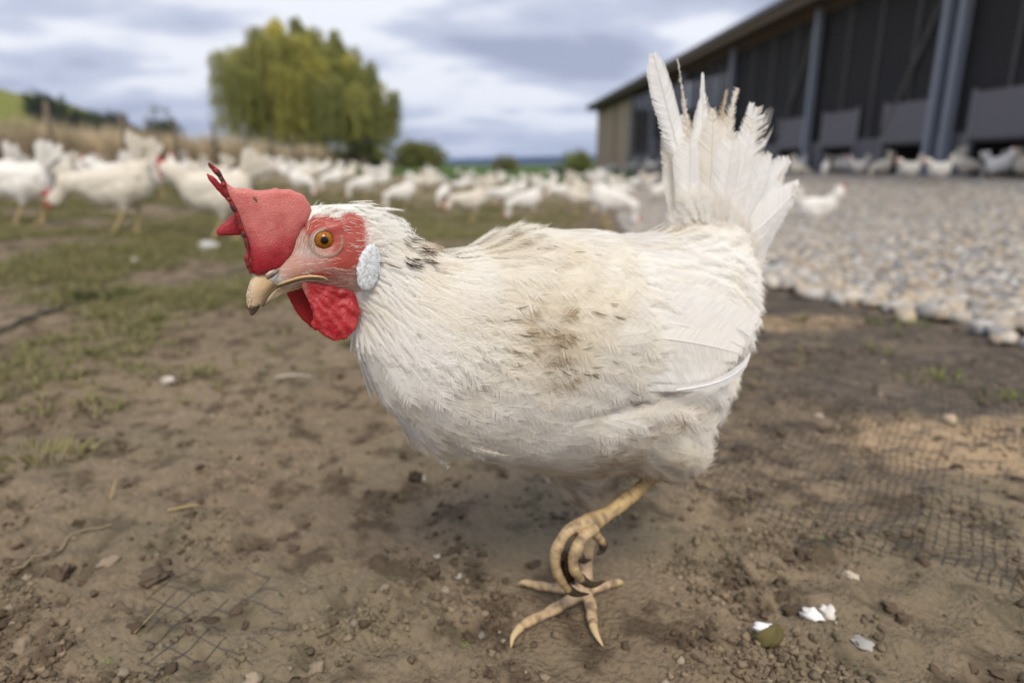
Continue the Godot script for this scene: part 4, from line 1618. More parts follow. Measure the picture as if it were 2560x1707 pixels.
# fine mottling of bare skin
func speckle(m: StandardMaterial3D, low: float, scale: float) -> void:
	var t := NoiseTexture2D.new()
	t.width = 256
	t.height = 256
	t.seamless = true
	t.noise = noise(0.09, 15, 3)
	var ramp := Gradient.new()
	ramp.set_color(0, Color(low, low, low))
	ramp.set_color(1, Color(1, 1, 1))
	ramp.set_offset(0, 0.25)
	ramp.set_offset(1, 0.7)
	t.color_ramp = ramp
	m.albedo_texture = t
	m.uv1_triplanar = true
	m.uv1_scale = Vector3(scale, scale, scale)


func build_hero() -> void:
	var hen := thing("white_hen", "large muddied white hen striding across the foreground with one foot raised", "hen", HERO_AT, HERO_TURN)
	var skin := paint(0.42, 0.45)
	speckle(skin, 0.86, 55.0)
	skin.subsurf_scatter_enabled = true
	skin.subsurf_scatter_strength = 0.12
	# trunk, neck and head: one skin
	body_map = inflate(closed_curve(BODY_LINE), 0.0032, 1.45)
	head_map = inflate(closed_curve(HEAD_LINE), 0.0011, 1.75)
	var A: PackedFloat32Array = body_map.A
	for i in body_map.nx:
		for j in body_map.ny:
			var q: int = i * body_map.ny + j
			if A[q] > 0.0:
				var u := sqrt(A[q])
				var x: float = body_map.x0 + i * body_map.h
				var y: float = body_map.y0 + j * body_map.h
				# the neck narrows under the head, so that the face stands clear of it
				u *= lerpf(0.52, 1.0, smoothstep(0.015, 0.100, Vector2(x + 0.235, y - 0.338).length()))
				u = maxf(0.002, u + swell(x, y) * smoothstep(0.0, 0.02, u))
				A[q] = u * u
	body_map.A = A
	var H: PackedFloat32Array = head_map.A
	for i in head_map.nx:
		for j in head_map.ny:
			var q: int = i * head_map.ny + j
			if H[q] > 0.0:
				var x: float = head_map.x0 + i * head_map.h
				var y: float = head_map.y0 + j * head_map.h
				var u := sqrt(H[q])
				var k := 0.0022 * bump(x, y, -0.228, 0.362, 0.018, 0.004, -0.2) - 0.0016 * bump(x, y, -0.2352, 0.3525, 0.0065, 0.0062) - 0.0022 * bump(x, y, -0.250, 0.344, 0.009, 0.006, 0.6) + 0.0016 * bump(x, y, -0.235, 0.335, 0.014, 0.007)
				k += 0.00045 * n_fine.get_noise_2d(x * 9.0, y * 9.0)
				u = maxf(0.001, u + k * smoothstep(0.0, 0.006, u))
				H[q] = u * u
	head_map.A = H
	var body := nets(body_map, 0.0032)
	body.smooth_normals()
	var base := MB.new()
	var bn := body.n.duplicate()
	for i in body.v.size():
		body.c[i] = stain_and_warm_light(body.v[i]) * 0.97
	var head := nets(head_map, 0.0011)
	head.smooth_normals()
	for i in head.v.size():
		head.c[i] = face_color(head.v[i].x, head.v[i].y)
	# drumsticks: the raised near one and the standing far one
	var thigh := MB.new()
	for t in [[[Vector3(0.012, 0.212, 0.040), Vector3(0.034, 0.178, 0.046), Vector3(0.055, 0.150, 0.040), Vector3(0.066, 0.130, 0.033)], [0.034, 0.036, 0.026, 0.011]], [[Vector3(-0.020, 0.185, -0.030), Vector3(-0.010, 0.145, -0.026), Vector3(0.003, 0.108, -0.020), Vector3(0.011, 0.086, -0.016)], [0.032, 0.035, 0.024, 0.011]]]:
		var line := []
		var rad := []
		for i in 22:
			line.append(along(t[0], i / 21.0))
			rad.append(ease_list(t[1], i / 21.0))
		thigh.tube(line, rad, 34, Color(0.80, 0.76, 0.68))
	thigh.smooth_normals()
	add_mb(base, body)
	add_mb(base, head)
	add_mb(base, thigh)
	var dv := body.v.duplicate()
	dv.append_array(thigh.v)
	bn.append_array(thigh.n)
	put("body", base.mesh(skin), hen)
	dress(hen, dv, bn, head)
	face(hen, skin)
	legs(hen, skin)
	tail(hen)


# how deep the head lies to the side at this place
func head_side(x: float, y: float) -> float:
	return sqrt(maxf(0.0, thick(head_map, x, y)))


func body_side(x: float, y: float) -> float:
	return sqrt(maxf(0.0, thick(body_map, x, y)))


func dress(hen: Node3D, v: PackedVector3Array, n: PackedVector3Array, head: MB) -> void:
	var soft := paint(0.9, 0.15, 0.46)
	# kinds: hackle, contour, covert, fluff, and soiled contour
	var kinds := {"hackle": [], "contour": [], "covert": [], "fluff": [], "soiled": []}
	for k in 3:
		kinds.hackle.append(feather(0.026, 0.0088, 36, 0.55, 0.0, 0.18, 11 + k).mesh(soft))
		kinds.contour.append(feather(0.026, 0.0165, 44, 0.60, 0.0, 0.16, 31 + k).mesh(soft))
		kinds.covert.append(feather(0.036, 0.0185, 60, 0.30, 0.0, 0.18, 51 + k).mesh(soft))
		kinds.fluff.append(feather(0.024, 0.0200, 38, 1.0, 0.0, 0.25, 71 + k).mesh(soft))
		kinds.soiled.append(feather(0.025, 0.0140, 40, 0.8, 0.75, 0.2, 91 + k).mesh(soft))
	var put_x := {}
	var put_c := {}
	for k in kinds:
		for j in 3:
			put_x[k + str(j)] = []
			put_c[k + str(j)] = []
	rng.seed = 4242
	var order := range(v.size())
	for i in range(order.size() - 1, 0, -1):
		var j := rng.randi() % (i + 1)
		var s = order[i]
		order[i] = order[j]
		order[j] = s
	var cell := 0.006
	var grid := {}
	for i in order:
		var p := v[i]
		var m := n[i]
		var face := Vector2(p.x + 0.243, p.y - 0.335).length()
		if p.x < -0.214 and p.y > 0.300:
			continue
		# spacing and kind by region
		var kind := "contour"
		var r := 0.0050
		var size := 1.0
		var lift := 0.050
		if p.x < -0.135 and p.y > 0.275:
			kind = "hackle"
			r = 0.0034
			size = lerpf(0.45, 1.0, smoothstep(-0.215, -0.165, p.x))
			lift = 0.055
		elif p.y < 0.218 and p.x > -0.015 or p.x > 0.115 and p.y < 0.27:
			kind = "fluff"
			r = 0.0056
			lift = 0.11
			size = rnd(0.8, 1.2) * (0.65 if p.y < 0.165 and p.x > 0.03 else 1.0)
		elif p.x > -0.035 and p.x < 0.14 and p.y > 0.240 and p.y < 0.335 and absf(m.z) > 0.35:
			kind = "covert"
			r = 0.0068
			lift = 0.05
			size = lerpf(0.75, 1.15, smoothstep(0.0, 0.12, p.x))
		elif p.y > 0.33 and p.x > 0.10:
			kind = "fluff"
			r = 0.0050
			size = 0.85
			lift = 0.11
		var key := Vector3i((p / cell).floor())
		var ok := true
		for dx in range(-1, 2):
			for dy in range(-1, 2):
				for dz in range(-1, 2):
					for o in grid.get(key + Vector3i(dx, dy, dz), []):
						if o.distance_squared_to(p) < r * r:
							ok = false
							break
		if not ok:
			continue
		if not grid.has(key):
			grid[key] = []
		grid[key].append(p)
		var d := flow(p)
		d = d.rotated(m, rnd(-0.24, 0.24) * (0.5 if kind == "covert" else 1.3 if kind == "fluff" else 1.0) + 0.45 * n_big.get_noise_3dv(p * 14.0))
		var c := stain_and_warm_light(p)
		var dirt := 1.0 - c.g / 0.918  # soiling, with the painted belly warmth counted in
		if dirt > 0.16 and kind != "covert" and rng.randf() < 0.30 + dirt * 1.1:
			kind = "soiled"
		var id := kind + str(rng.randi() % 3)
		put_x[id].append(lay(p + m * (0.0016 if kind == "hackle" else 0.0009), m, d, lift + rnd(-0.020, 0.035), size * rnd(0.85, 1.2), rnd(0.85, 1.15)))
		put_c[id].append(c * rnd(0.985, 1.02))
	for k in kinds:
		for j in 3:
			if put_x[k + str(j)].size():
				scatter(k + "_feathers" if k != "soiled" else "soiled_feathers", kinds[k][j], put_x[k + str(j)], put_c[k + str(j)], hen)
	# soft coverts climbing over the root of the tail
	var tx := []
	var tc := []
	for k in 110:
		var t := rng.randf()
		var p := Vector3(lerpf(0.084, 0.150, t), 0.345 - 0.036 * t * t + rnd(-0.014, 0.008), rnd(0.006, 0.018))
		var d := (Vector3(p.x, p.y, 0) - Vector3(0.112, 0.285, 0)).normalized().rotated(Vector3(0, 0, 1), rnd(-0.15, 0.15))
		tx.append(lay(p, Vector3(0, 0.12, 1).normalized(), d, rnd(0.0, 0.06), rnd(0.8, 1.25)))
		tc.append(stain_and_warm_light(p).lerp(Color(0.93, 0.92, 0.89), 0.5))
	scatter("tail_coverts", kinds.contour[1], tx, tc, hen)
	# short feathers and bristles of the face and crown
	var bristle := MB.new()
	for q in [[Vector3(0, 0, 0), 1.0], [Vector3(0.0030, 0.0003, 0.0002), 0.95], [Vector3(0.0058, 0.0002, -0.0001), 0.6], [Vector3(0.0080, -0.0003, 0.0003), 0.1]]:
		for o in [-1.0, 1.0]:
			bristle.n.push_back(Vector3(0, 1, o * 0.3).normalized())
			bristle.add(q[0] + Vector3(0, 0, 0.00021) * q[1] * o, Color.WHITE)
	for b in [0, 2, 4]:
		bristle.quad(b, b + 2, b + 3, b + 1)
	var xs := []
	var cs := []
	var small := feather(0.0125, 0.0052, 22, 0.6, 0.0, 0.15, 7).mesh(soft)
	var sx := []
	var sc := []
	rng.seed = 99
	for i in head.v.size():
		var p := head.v[i]
		var m := head.n[i]
		if p.x < -0.270 or absf(p.z) < 0.002:
			continue
		var col := face_color(p.x, p.y)
		var bare := clampf((col.r - col.g) * 2.6, 0.0, 1.0)
		var eye := Vector2(p.x + 0.2352, p.y - 0.3525).length()
		if eye < 0.0105 or p.x < -0.254 and rng.randf() < 0.75:
			continue
		var d := Vector3(0.95, -0.10 - 1.2 * (p.y - 0.345) / 0.04 * 0.3, 0)
		if p.x < -0.243 and p.y > 0.340:
			d = Vector3(0.45, 0.85, 0)
		d = d.rotated(m, rnd(-0.3, 0.3))
		var crown := p.x + rnd(-0.013, 0.010) > -0.211 or p.y > 0.3675
		if crown and bare < 0.5:
			if rng.randf() < 0.16:
				sx.append(lay(p - m * 0.0006, m, d, 0.05 + rnd(-0.03, 0.06), rnd(0.75, 1.2) * (1.0 + 0.45 * smoothstep(-0.205, -0.19, p.x))))
				sc.append(Color(0.93, 0.91, 0.86) * rnd(0.96, 1.03))
		elif rng.randf() < lerpf(0.50, 0.08, smoothstep(0.45, 0.8, bare)):
			xs.append(lay(p - m * 0.0002, m, d, 0.06 + rnd(-0.04, 0.10), rnd(0.45, 1.05)))
			cs.append(Color(0.86, 0.80, 0.72).lerp(Color(0.66, 0.47, 0.36), rng.randf() * 0.8))
	scatter("face_bristles", bristle.mesh(soft), xs, cs, hen)
	scatter("crown_feathers", small, sx, sc, hen)
	# dark dried mud on single feather tips, and the black bristly patch on the nape
	var fleck := MB.new()
	fleck.tube([Vector3(-0.005, 0, 0), Vector3(-0.001, 0.0006, 0.0004), Vector3(0.003, 0.0008, 0), Vector3(0.006, 0.0003, -0.0006)], [0.0001, 0.00042, 0.00035, 0.0001], 6, Color.WHITE, 0.5)
	xs = []
	cs = []
	for s in [[-0.173, 0.347, 0.009, 0.017, 54.0, 0.030], [-0.183, 0.334, 0.020, 0.006, 6.000, 0.060], [-0.123, 0.291, 0.020, 0.015, 6.000, 0.090], [-0.078, 0.278, 0.016, 0.010, 7.000, 0.100], [-0.066, 0.256, 0.022, 0.006, 9.000, 0.090], [-0.143, 0.249, 0.012, 0.008, 4.000, 0.100], [-0.026, 0.223, 0.012, 0.004, 4.000, 0.080], [-0.018, 0.196, 0.016, 0.005, 4.000, 0.080], [-0.028, 0.174, 0.025, 0.006, 8.000, 0.100], [0.067, 0.170, 0.003, 0.003, 3.000, 0.050], [0.062, 0.348, 0.016, 0.003, 8.000, 0.070], [-0.098, 0.343, 0.020, 0.003, 7.000, 0.090], [-0.050, 0.316, 0.010, 0.020, 5.000, 0.120], [-0.138, 0.266, 0.060, 0.050, 8.000, 0.120], [-0.038, 0.256, 0.080, 0.060, 8.000, 0.150]]:
		for k in int(s[4] * (1.0 if s[0] < -0.165 else 0.9)):
			var x: float = s[0] + rnd(-1, 1) * s[2]
			var y: float = s[1] + rnd(-1, 1) * s[3]
			var u := body_side(x, y)
			if u < 0.004:
				continue
			var e := 0.002
			var m := Vector3(body_side(x - e, y) - body_side(x + e, y), body_side(x, y - e) - body_side(x, y + e), 2.0 * e).normalized()
			xs.append(lay(Vector3(x, y, u) + m * 0.0035, m, flow(Vector3(x, y, u)).rotated(m, rnd(-0.5, 0.5)), rnd(0.0, 0.2), rnd(0.45, 1.15)))
			var dk: float = s[5]
			cs.append(Color(dk * 1.45, dk * 0.95, dk * 0.5) * rnd(0.7, 1.5))
	scatter("mud_flecks", fleck.mesh(paint(0.9, 0.2)), xs, cs, hen)


func along(p: Array, t: float) -> Vector3:
	var f := t * (p.size() - 1)
	var i := mini(int(f), p.size() - 2)
	var a: Vector3 = p[maxi(i - 1, 0)]
	var b: Vector3 = p[i]
	var c: Vector3 = p[i + 1]
	var d: Vector3 = p[mini(i + 2, p.size() - 1)]
	return b.cubic_interpolate(c, a, d, f - i)


func ease_list(a: Array, t: float) -> float:
	var f := t * (a.size() - 1)
	var i := mini(int(f), a.size() - 2)
	return lerpf(a[i], a[i + 1], f - i)


func plate(outline: Array, h: float, c: float, cap: float, warp: Callable, tint: Callable) -> MB:
	var g := inflate(closed_curve(outline), h, c, cap)
	var mb := nets(g, h)
	mb.relax(3)
	mb.smooth_normals()
	for i in mb.v.size():
		var p := mb.v[i]
		mb.c[i] = tint.call(p)
		mb.v[i] = warp.call(p, mb.n[i])
	mb.n = PackedVector3Array()
	return mb


func face(hen: Node3D, skin: StandardMaterial3D) -> void:
	rng.seed = 777
	var grain := NoiseTexture2D.new()
	grain.width = 256
	grain.height = 256
	grain.seamless = true
	grain.noise = noise(0.12, 5, 3)
	var flesh := paint(0.39, 0.45)
	flesh.heightmap_enabled = true
	flesh.heightmap_texture = grain
	flesh.heightmap_scale = 0.045
	speckle(flesh, 0.91, 26.0)
	flesh.subsurf_scatter_enabled = true
	flesh.subsurf_scatter_strength = 0.3
	# comb: thick at the root, thin at its toothed leading edge
	var red := func(p: Vector3) -> Color:
		var k := smoothstep(0.338, 0.374, p.y + 0.010 * n_big.get_noise_2d(p.x * 30.0, p.y * 12.0))
		var c := Color(0.40, 0.012, 0.030).lerp(Color(0.68, 0.195, 0.175), k)  # paler top has sky sheen painted in; the root is deeper red itself
		var g := n_fine.get_noise_2d(p.x * 16.0, p.y * 16.0)
		var m := n_mid.get_noise_2d(p.x * 11.0 + 3.0, p.y * 11.0)
		c = c.lerp(Color(0.62, 0.26, 0.22), clampf(0.06 + 0.22 * m * k + 0.12 * g + 0.16 * k, 0.0, 0.5))
		c = c.lerp(Color(0.36, 0.012, 0.022), clampf(-m * 0.35 * (1.3 - k), 0.0, 0.4))
		if Vector2(p.x + 0.2742, p.y - 0.3788).rotated(0.9).abs().x < 0.0016 and absf(Vector2(p.x + 0.2742, p.y - 0.3788).rotated(0.9).y) < 0.0007:
			c = Color(0.05, 0.025, 0.018)
		return c
	var comb_warp := func(p: Vector3, n: Vector3) -> Vector3:
		var root := 1.0 - smoothstep(0.0, 0.038, Vector2(p.x + 0.262, p.y - 0.342).length() - 0.004)
		var edge := smoothstep(-0.270, -0.288, p.x)
		var q := p
		q.z = p.z * lerpf(lerpf(0.85, 1.75, root), 0.55, edge * (1.0 - root)) + 0.002 + 0.0025 * smoothstep(0.35, 0.38, p.y)
		q += n * (0.00010 * n_fine.get_noise_2d(p.x * 6.0, p.y * 6.0) + 0.0007 * n_big.get_noise_2d(p.x * 18.0, p.y * 18.0))
		return q
	var comb := put("comb", plate(COMB_LINE, 0.0010, 1.7, 0.0056, comb_warp, red).mesh(flesh), hen)
	# its toothed, scabbed rim
	var rim := MB.new()
	var edge := [Vector3(-0.2800, 0.3325, 0.003), Vector3(-0.2816, 0.340, 0.0032), Vector3(-0.2806, 0.3505, 0.0034), Vector3(-0.2824, 0.360, 0.0036), Vector3(-0.2850, 0.371, 0.004), Vector3(-0.2876, 0.378, 0.0043), Vector3(-0.2896, 0.384, 0.0045), Vector3(-0.2908, 0.390, 0.0047), Vector3(-0.2934, 0.3958, 0.0048), Vector3(-0.2976, 0.4010, 0.0048)]
	var line := []
	var rad := []
	var cols := []
	for i in 110:
		var t := i / 109.0
		var k := clampf(0.5 + 1.3 * n_mid.get_noise_1d(t * 0.8), 0.0, 1.0)
		line.append(along(edge, t) + Vector3(-0.0003 - 0.0005 * k, 0, 0.0008))
		rad.append((0.0010 + 0.0007 * k) * (1.0 if t < 0.9 else 1.0 - (t - 0.9) * 6.0))
		cols.append(Color(0.30, 0.030, 0.030).lerp(Color(0.085, 0.035, 0.030), smoothstep(0.3, 0.75, 0.5 + 1.2 * n_mid.get_noise_1d(t * 0.9 + 7.0) + 0.2 * n_fine.get_noise_1d(t * 0.4))))
	rim.tube(line, rad, 8, cols)
	put("comb_edge", rim.mesh(flesh), comb)
	var shift := func(dz: float) -> Callable: return func(p: Vector3, n: Vector3) -> Vector3: return Vector3(p.x, p.y, p.z + dz)
	var deep := func(p: Vector3) -> Color: return Color(0.40, 0.035, 0.048) * (1.0 + 0.25 * n_fine.get_noise_2d(p.x * 14.0, p.y * 14.0))
	put("comb_point", plate([-299.4, 394.9, -297.4, 394.1, -294.1, 391.1, -290.9, 386.8, -287.0, 380.5, -286.0, 374.0, -290.1, 378.9, -295.7, 386.3, -299.1, 391.9], 0.0008, 1.4, 0.0040, shift.call(-0.003), deep).mesh(flesh), comb)
	put("comb_point", plate([-297.7, 357.3, -296.0, 361.2, -291.8, 364.7, -285.2, 369.7, -278.0, 369.9, -274.7, 358.0, -286.6, 356.3, -293.5, 355.8], 0.0008, 1.2, 0.0045, shift.call(-0.008), deep).mesh(flesh), comb)
	# beak
	var horn := paint(0.35, 0.5)
	var horn_tint := func(p: Vector3) -> Color:
		var c := Color(0.66, 0.47, 0.255).lerp(Color(0.70, 0.54, 0.36), smoothstep(-0.27, -0.284, p.x))
		var d := n_fine.get_noise_2d(p.x * 10.0, p.y * 10.0)
		c = c.lerp(Color(0.62, 0.44, 0.34), smoothstep(-0.262, -0.252, p.x) * 0.7)
		c = c.lerp(Color(0.075, 0.058, 0.042), smoothstep(0.02, 0.35, 0.6 * n_mid.get_noise_2d(p.x * 9.0, p.y * 9.0) + 0.3 * d + 0.9 * smoothstep(0.3135, 0.3065, p.y) - 0.12) * smoothstep(0.3225, 0.312, p.y))
		if p.x < -0.2815 and d > 0.18:
			c = c.lerp(Color(0.16, 0.115, 0.08), 0.7)
		return c * (1.0 + 0.07 * d)
	var rough := func(p: Vector3, n: Vector3) -> Vector3: return Vector3(p.x, p.y, p.z * lerpf(1.0, 0.5, smoothstep(0.324, 0.306, p.y))) + n * 0.00018 * n_fine.get_noise_2d(p.x * 8.0, p.y * 8.0)
	var beak := put("beak", plate([-258.7, 344.1, -267.4, 338.2, -273.9, 334.3, -279.0, 330.2, -282.3, 324.3, -284.4, 318.3, -284.9, 312.8, -283.4, 305.0, -281.4, 304.2, -276.1, 311.1, -271.9, 318.0, -266.2, 322.8, -258.6, 326.0, -249.4, 328.3, -238.6, 326.8, -235.2, 327.6, -245.1, 331.3, -251.0, 337.3], 0.0008, 1.5, 0.0105, rough, horn_tint).mesh(horn), hen)
	var low := plate([-236.9, 326.9, -248.6, 328.0, -258.3, 325.3, -265.8, 322.0, -271.5, 316.7, -275.4, 310.9, -274.6, 309.7, -267.8, 313.6, -259.3, 317.6, -250.1, 319.6, -241.4, 323.4], 0.0007, 1.9, 0.0075, rough, func(p: Vector3) -> Color: return Color(0.60, 0.44, 0.20).lerp(Color(0.66, 0.52, 0.36), smoothstep(0.325, 0.314, p.y)).lerp(Color(0.10, 0.075, 0.05), smoothstep(0.316, 0.310, p.y) * 0.8))
	put("lower_beak", low.mesh(horn), beak)
	var gape := MB.new()
	line = []
	rad = []
	for i in 20:
		var t := i / 19.0
		var p := along([Vector3(-0.2375, 0.3270, 0), Vector3(-0.2490, 0.3282, 0), Vector3(-0.2585, 0.3258, 0), Vector3(-0.2660, 0.3226, 0), Vector3(-0.2718, 0.3174, 0), Vector3(-0.2760, 0.3110, 0)], t)
		p.z = maxf(head_side(p.x, p.y) + 0.0009, 0.0055)
		line.append(p)
		rad.append(0.00045 + 0.00035 * t)
	gape.tube(line, rad, 6, Color(0.10, 0.06, 0.035))
	put("mouth_line", gape.mesh(horn), beak)
	# the horny lips that run back along the gape
	for lip in [[0.0013, 0.0012, Color(0.60, 0.42, 0.20), "upper_lip"], [-0.0016, 0.0009, Color(0.60, 0.43, 0.27), "lower_lip"]]:
		var lm := MB.new()
		line = []
		rad = []
		for i in 24:
			var t := i / 23.0
			var p := along([Vector3(-0.2355, 0.3268, 0), Vector3(-0.2420, 0.3282, 0), Vector3(-0.2500, 0.3282, 0), Vector3(-0.2585, 0.3258, 0), Vector3(-0.2650, 0.3230, 0)], t)
			p.y += lip[0] * smoothstep(0.0, 0.15, t)
			p.z = maxf(head_side(p.x, p.y), 0.0050) + 0.0001
			line.append(p)
			rad.append(lip[1] * (0.45 + 0.55 * sin(PI * clampf(t * 0.75 + 0.08, 0.0, 1.0))))
		lm.tube(line, rad, 9, lip[2], 0.8)
		put(lip[3], lm.mesh(horn), beak)
	var nose := lump(14, 8, 0.05)
	for i in nose.v.size():
		nose.v[i] = (nose.v[i] * Vector3(0.0052, 0.0023, 0.0036)).rotated(Vector3(0, 0, 1), 0.62) + Vector3(-0.2685, 0.3335, 0.0050)
		nose.c[i] = Color(0.72, 0.60, 0.48)
	put("nostril_flap", nose.mesh(horn), beak)
	var slit := MB.new()
	slit.tube([Vector3(-0.2722, 0.3290, 0.0091), Vector3(-0.2692, 0.3304, 0.0101), Vector3(-0.2660, 0.3328, 0.0104), Vector3(-0.2640, 0.3350, 0.0099)], [0.0003, 0.0007, 0.0006, 0.0002], 7, Color(0.045, 0.028, 0.018))
	put("nostril", slit.mesh(horn), beak)
	# eye: ball, lids, the beaded lash line
	var zc := head_side(-0.2352, 0.3525) - 0.0036
	var ball := MB.new()
	var turn := Basis(Vector3.UP, -0.18) * Basis(Vector3.RIGHT, -0.06)
	var prev := -1
	for i in 40:
		var a := PI * 0.55 * i / 39.0
		for k in 40:
			var b := TAU * k / 40.0
			var d := Vector3(sin(a) * cos(b), sin(a) * sin(b), cos(a))
			var r := sin(a) * 0.0074
			var c := Color(0.006, 0.005, 0.005)
			if r > 0.0025:
				var f := (r - 0.0025) / 0.0036
				c = Color(0.27, 0.090, 0.006).lerp(Color(0.36, 0.135, 0.008), 0.5 + 0.5 * sin(b * 9.0 + 2.0 * sin(b * 4.0)))
				c = c.lerp(Color(0.20, 0.07, 0.006), smoothstep(0.25, 0.0, f)).lerp(Color(0.022, 0.012, 0.008), smoothstep(0.80, 1.0, f))
				c *= 1.0 + 0.25 * n_fine.get_noise_2d(cos(b) * r * 60.0, sin(b) * r * 60.0)
			ball.n.push_back(turn * d)
			ball.add(Vector3(-0.2352, 0.3525, zc) + turn * d * Vector3(0.0074, 0.0074, 0.0074), c)
		if i > 0:
			for k in 40:
				var p := (i - 1) * 40 + k
				var q := (i - 1) * 40 + (k + 1) % 40
				ball.quad(p, q, q + 40, p + 40)
	var wet := paint(0.3, 0.2)
	wet.clearcoat_enabled = true
	wet.clearcoat = 0.6
	wet.clearcoat_roughness = 0.02
	var eye := put("eye", ball.mesh(wet), hen)
	for ring in [[0.00690, 0.00105, Color(0.62, 0.46, 0.385), 0.0], [0.00800, 0.00080, Color(0.54, 0.34, 0.28), 0.0]]:
		var lid := MB.new()
		line = []
		rad = []
		for k in 49:
			var b := TAU * k / 48.0
			var x: float = -0.2352 + cos(b) * ring[0] * 1.06
			var y: float = 0.3525 + sin(b) * ring[0] * (0.94 if sin(b) > 0 else 0.97)
			line.append(Vector3(x, y, lerpf(zc + 0.0022, head_side(x, y) - 0.0004, clampf((ring[0] - 0.0066) / 0.0020, 0.0, 1.0))))
			rad.append(ring[1] * (1.0 + 0.12 * sin(b * 5.0)))
		lid.tube(line, rad, 8, ring[2], 0.8, false)
		put("eyelid", lid.mesh(skin), eye)
	var lash := MB.new()
	for k in 46:
		var b := TAU * (0.42 + 0.62 * k / 45.0)
		var x := -0.2352 + cos(b) * 0.0098
		var y := 0.3525 + sin(b) * 0.0094
		var p := Vector3(x, y, head_side(x, y) + 0.0004)
		var o := Vector3(cos(b), sin(b), 0.5).normalized() * 0.0014
		lash.tube([p - o * 0.4, p + o * 0.3, p + o], [0.00032, 0.00034, 0.0001], 5, Color(0.58, 0.42, 0.30) * rnd(0.7, 1.15))
	put("lashes", lash.mesh(skin), eye)
	# earlobe: pale, wrinkled
	var lobe_z := maxf(head_side(-0.209, 0.333), body_side(-0.209, 0.333)) + 0.0002
	var lobe_warp := func(p: Vector3, n: Vector3) -> Vector3:
		var l := n_mid.get_noise_2d((p.x + 0.3 * p.y) * 16.0, (p.y - 0.3 * p.x) * 4.5)
		var q := Vector3(p.x, p.y, p.z + lobe_z - (p.x + 0.209) * 0.25)
		return q + n * (0.0017 * (minf(absf(l), 0.35) - 0.15) + 0.0001 * n_fine.get_noise_2d(p.x * 11.0, p.y * 11.0))
	var lobe_tint := func(p: Vector3) -> Color:
		var l := absf(n_mid.get_noise_2d((p.x + 0.3 * p.y) * 16.0, (p.y - 0.3 * p.x) * 4.5))
		return Color(0.46, 0.41, 0.34).lerp(Color(0.68, 0.735, 0.775), smoothstep(0.0, 0.10, l))
	put("earlobe", plate(LOBE_LINE, 0.0007, 1.2, 0.0046, lobe_warp, lobe_tint).mesh(paint(0.5, 0.45)), hen)
	# wattles
	var wat_warp := func(p: Vector3, n: Vector3) -> Vector3:
		var d := Vector2(p.x + 0.252, p.y - 0.327)
		var fold := sin(atan2(d.y, d.x) * 30.0 + 2.5 * n_big.get_noise_2d(p.x * 30.0, p.y * 30.0))
		var q := p + n * (0.00050 * fold * smoothstep(0.008, 0.03, d.length()) + 0.00025 * n_fine.get_noise_2d(p.x * 12.0, p.y * 12.0))
		q.z += 0.0105 + 0.0035 * smoothstep(0.32, 0.29, p.y) + 0.0022 * n_big.get_noise_2d(p.x * 18.0, p.y * 18.0)
		return q
	var wat_tint := func(p: Vector3) -> Color:
		var d := Vector2(p.x + 0.252, p.y - 0.327)
		var fold := sin(atan2(d.y, d.x) * 30.0 + 2.5 * n_big.get_noise_2d(p.x * 30.0, p.y * 30.0))
		var c := Color(0.44, 0.018, 0.030).lerp(Color(0.55, 0.085, 0.08), clampf(0.25 + 0.35 * fold + 0.5 * n_fine.get_noise_2d(p.x * 12.0, p.y * 12.0), 0, 1))
		return c.lerp(Color(0.52, 0.22, 0.19), smoothstep(-0.2462, -0.2500, p.x) * 0.8)
	put("wattle", plate(WATTLE_LINE, 0.0009, 1.0, 0.0030, wat_warp, wat_tint).mesh(flesh), hen)
	put("wattle", plate(FAR_WATTLE, 0.0009, 1.0, 0.0028, shift.call(-0.009), func(p: Vector3) -> Color: return Color(0.36, 0.018, 0.022) * (1.0 + 0.2 * n_fine.get_noise_2d(p.x * 12.0, p.y * 12.0))).mesh(flesh), hen)


# a scaled toe or shank: rings of scutes along a bent line
func scaly(pts: Array, rads: Array, step: float, c0: Color, c1: Color, flat := 1.0) -> MB:
	var mb := MB.new()
	var length := 0.0
	for i in pts.size() - 1:
		length += pts[i].distance_to(pts[i + 1])
	var n := int(length / step * 4.0) + 2
	var line := []
	var rad := []
	var cols := []
	for i in n:
		var t := float(i) / (n - 1)
		var saw := fposmod(t * length / step, 1.0)
		line.append(along(pts, t))
		rad.append(ease_list(rads, t) * 0.83 * (1.02 - 0.045 * pow(saw, 3.0)) * (1.0 + 0.09 * sin(t * 19.0) * smoothstep(0.0, 0.2, t)))
		var c := c0.lerp(c1, t) * (1.0 + 0.10 * sin(t * 40.0))
		cols.append(c.lerp(Color(0.20, 0.13, 0.06), 0.17 * pow(saw, 4.0)))
	mb.tube(line, rad, 14, cols, flat)
	mb.smooth_normals()
	for i in mb.v.size():
		var p := mb.v[i]
		mb.v[i] = p + mb.n[i] * 0.0005 * n_fine.get_noise_3dv(p * 7.0)
		var dirt := n_mid.get_noise_3dv(p * 5.0)
		mb.c[i] = mb.c[i].lerp(Color(0.14, 0.10, 0.065), clampf(dirt * 1.6 + 0.03, 0.0, 0.8))
	mb.n = PackedVector3Array()
	return mb


func claw(pts: Array, r: float, col: Color) -> MB:
	var mb := MB.new()
	var line := []
	var rad := []
	for i in 12:
		line.append(along(pts, i / 11.0))
		rad.append(r * (1.0 - 0.9 * pow(i / 11.0, 1.4)))
	mb.tube(line, rad, 10, col, 0.9)
	return mb


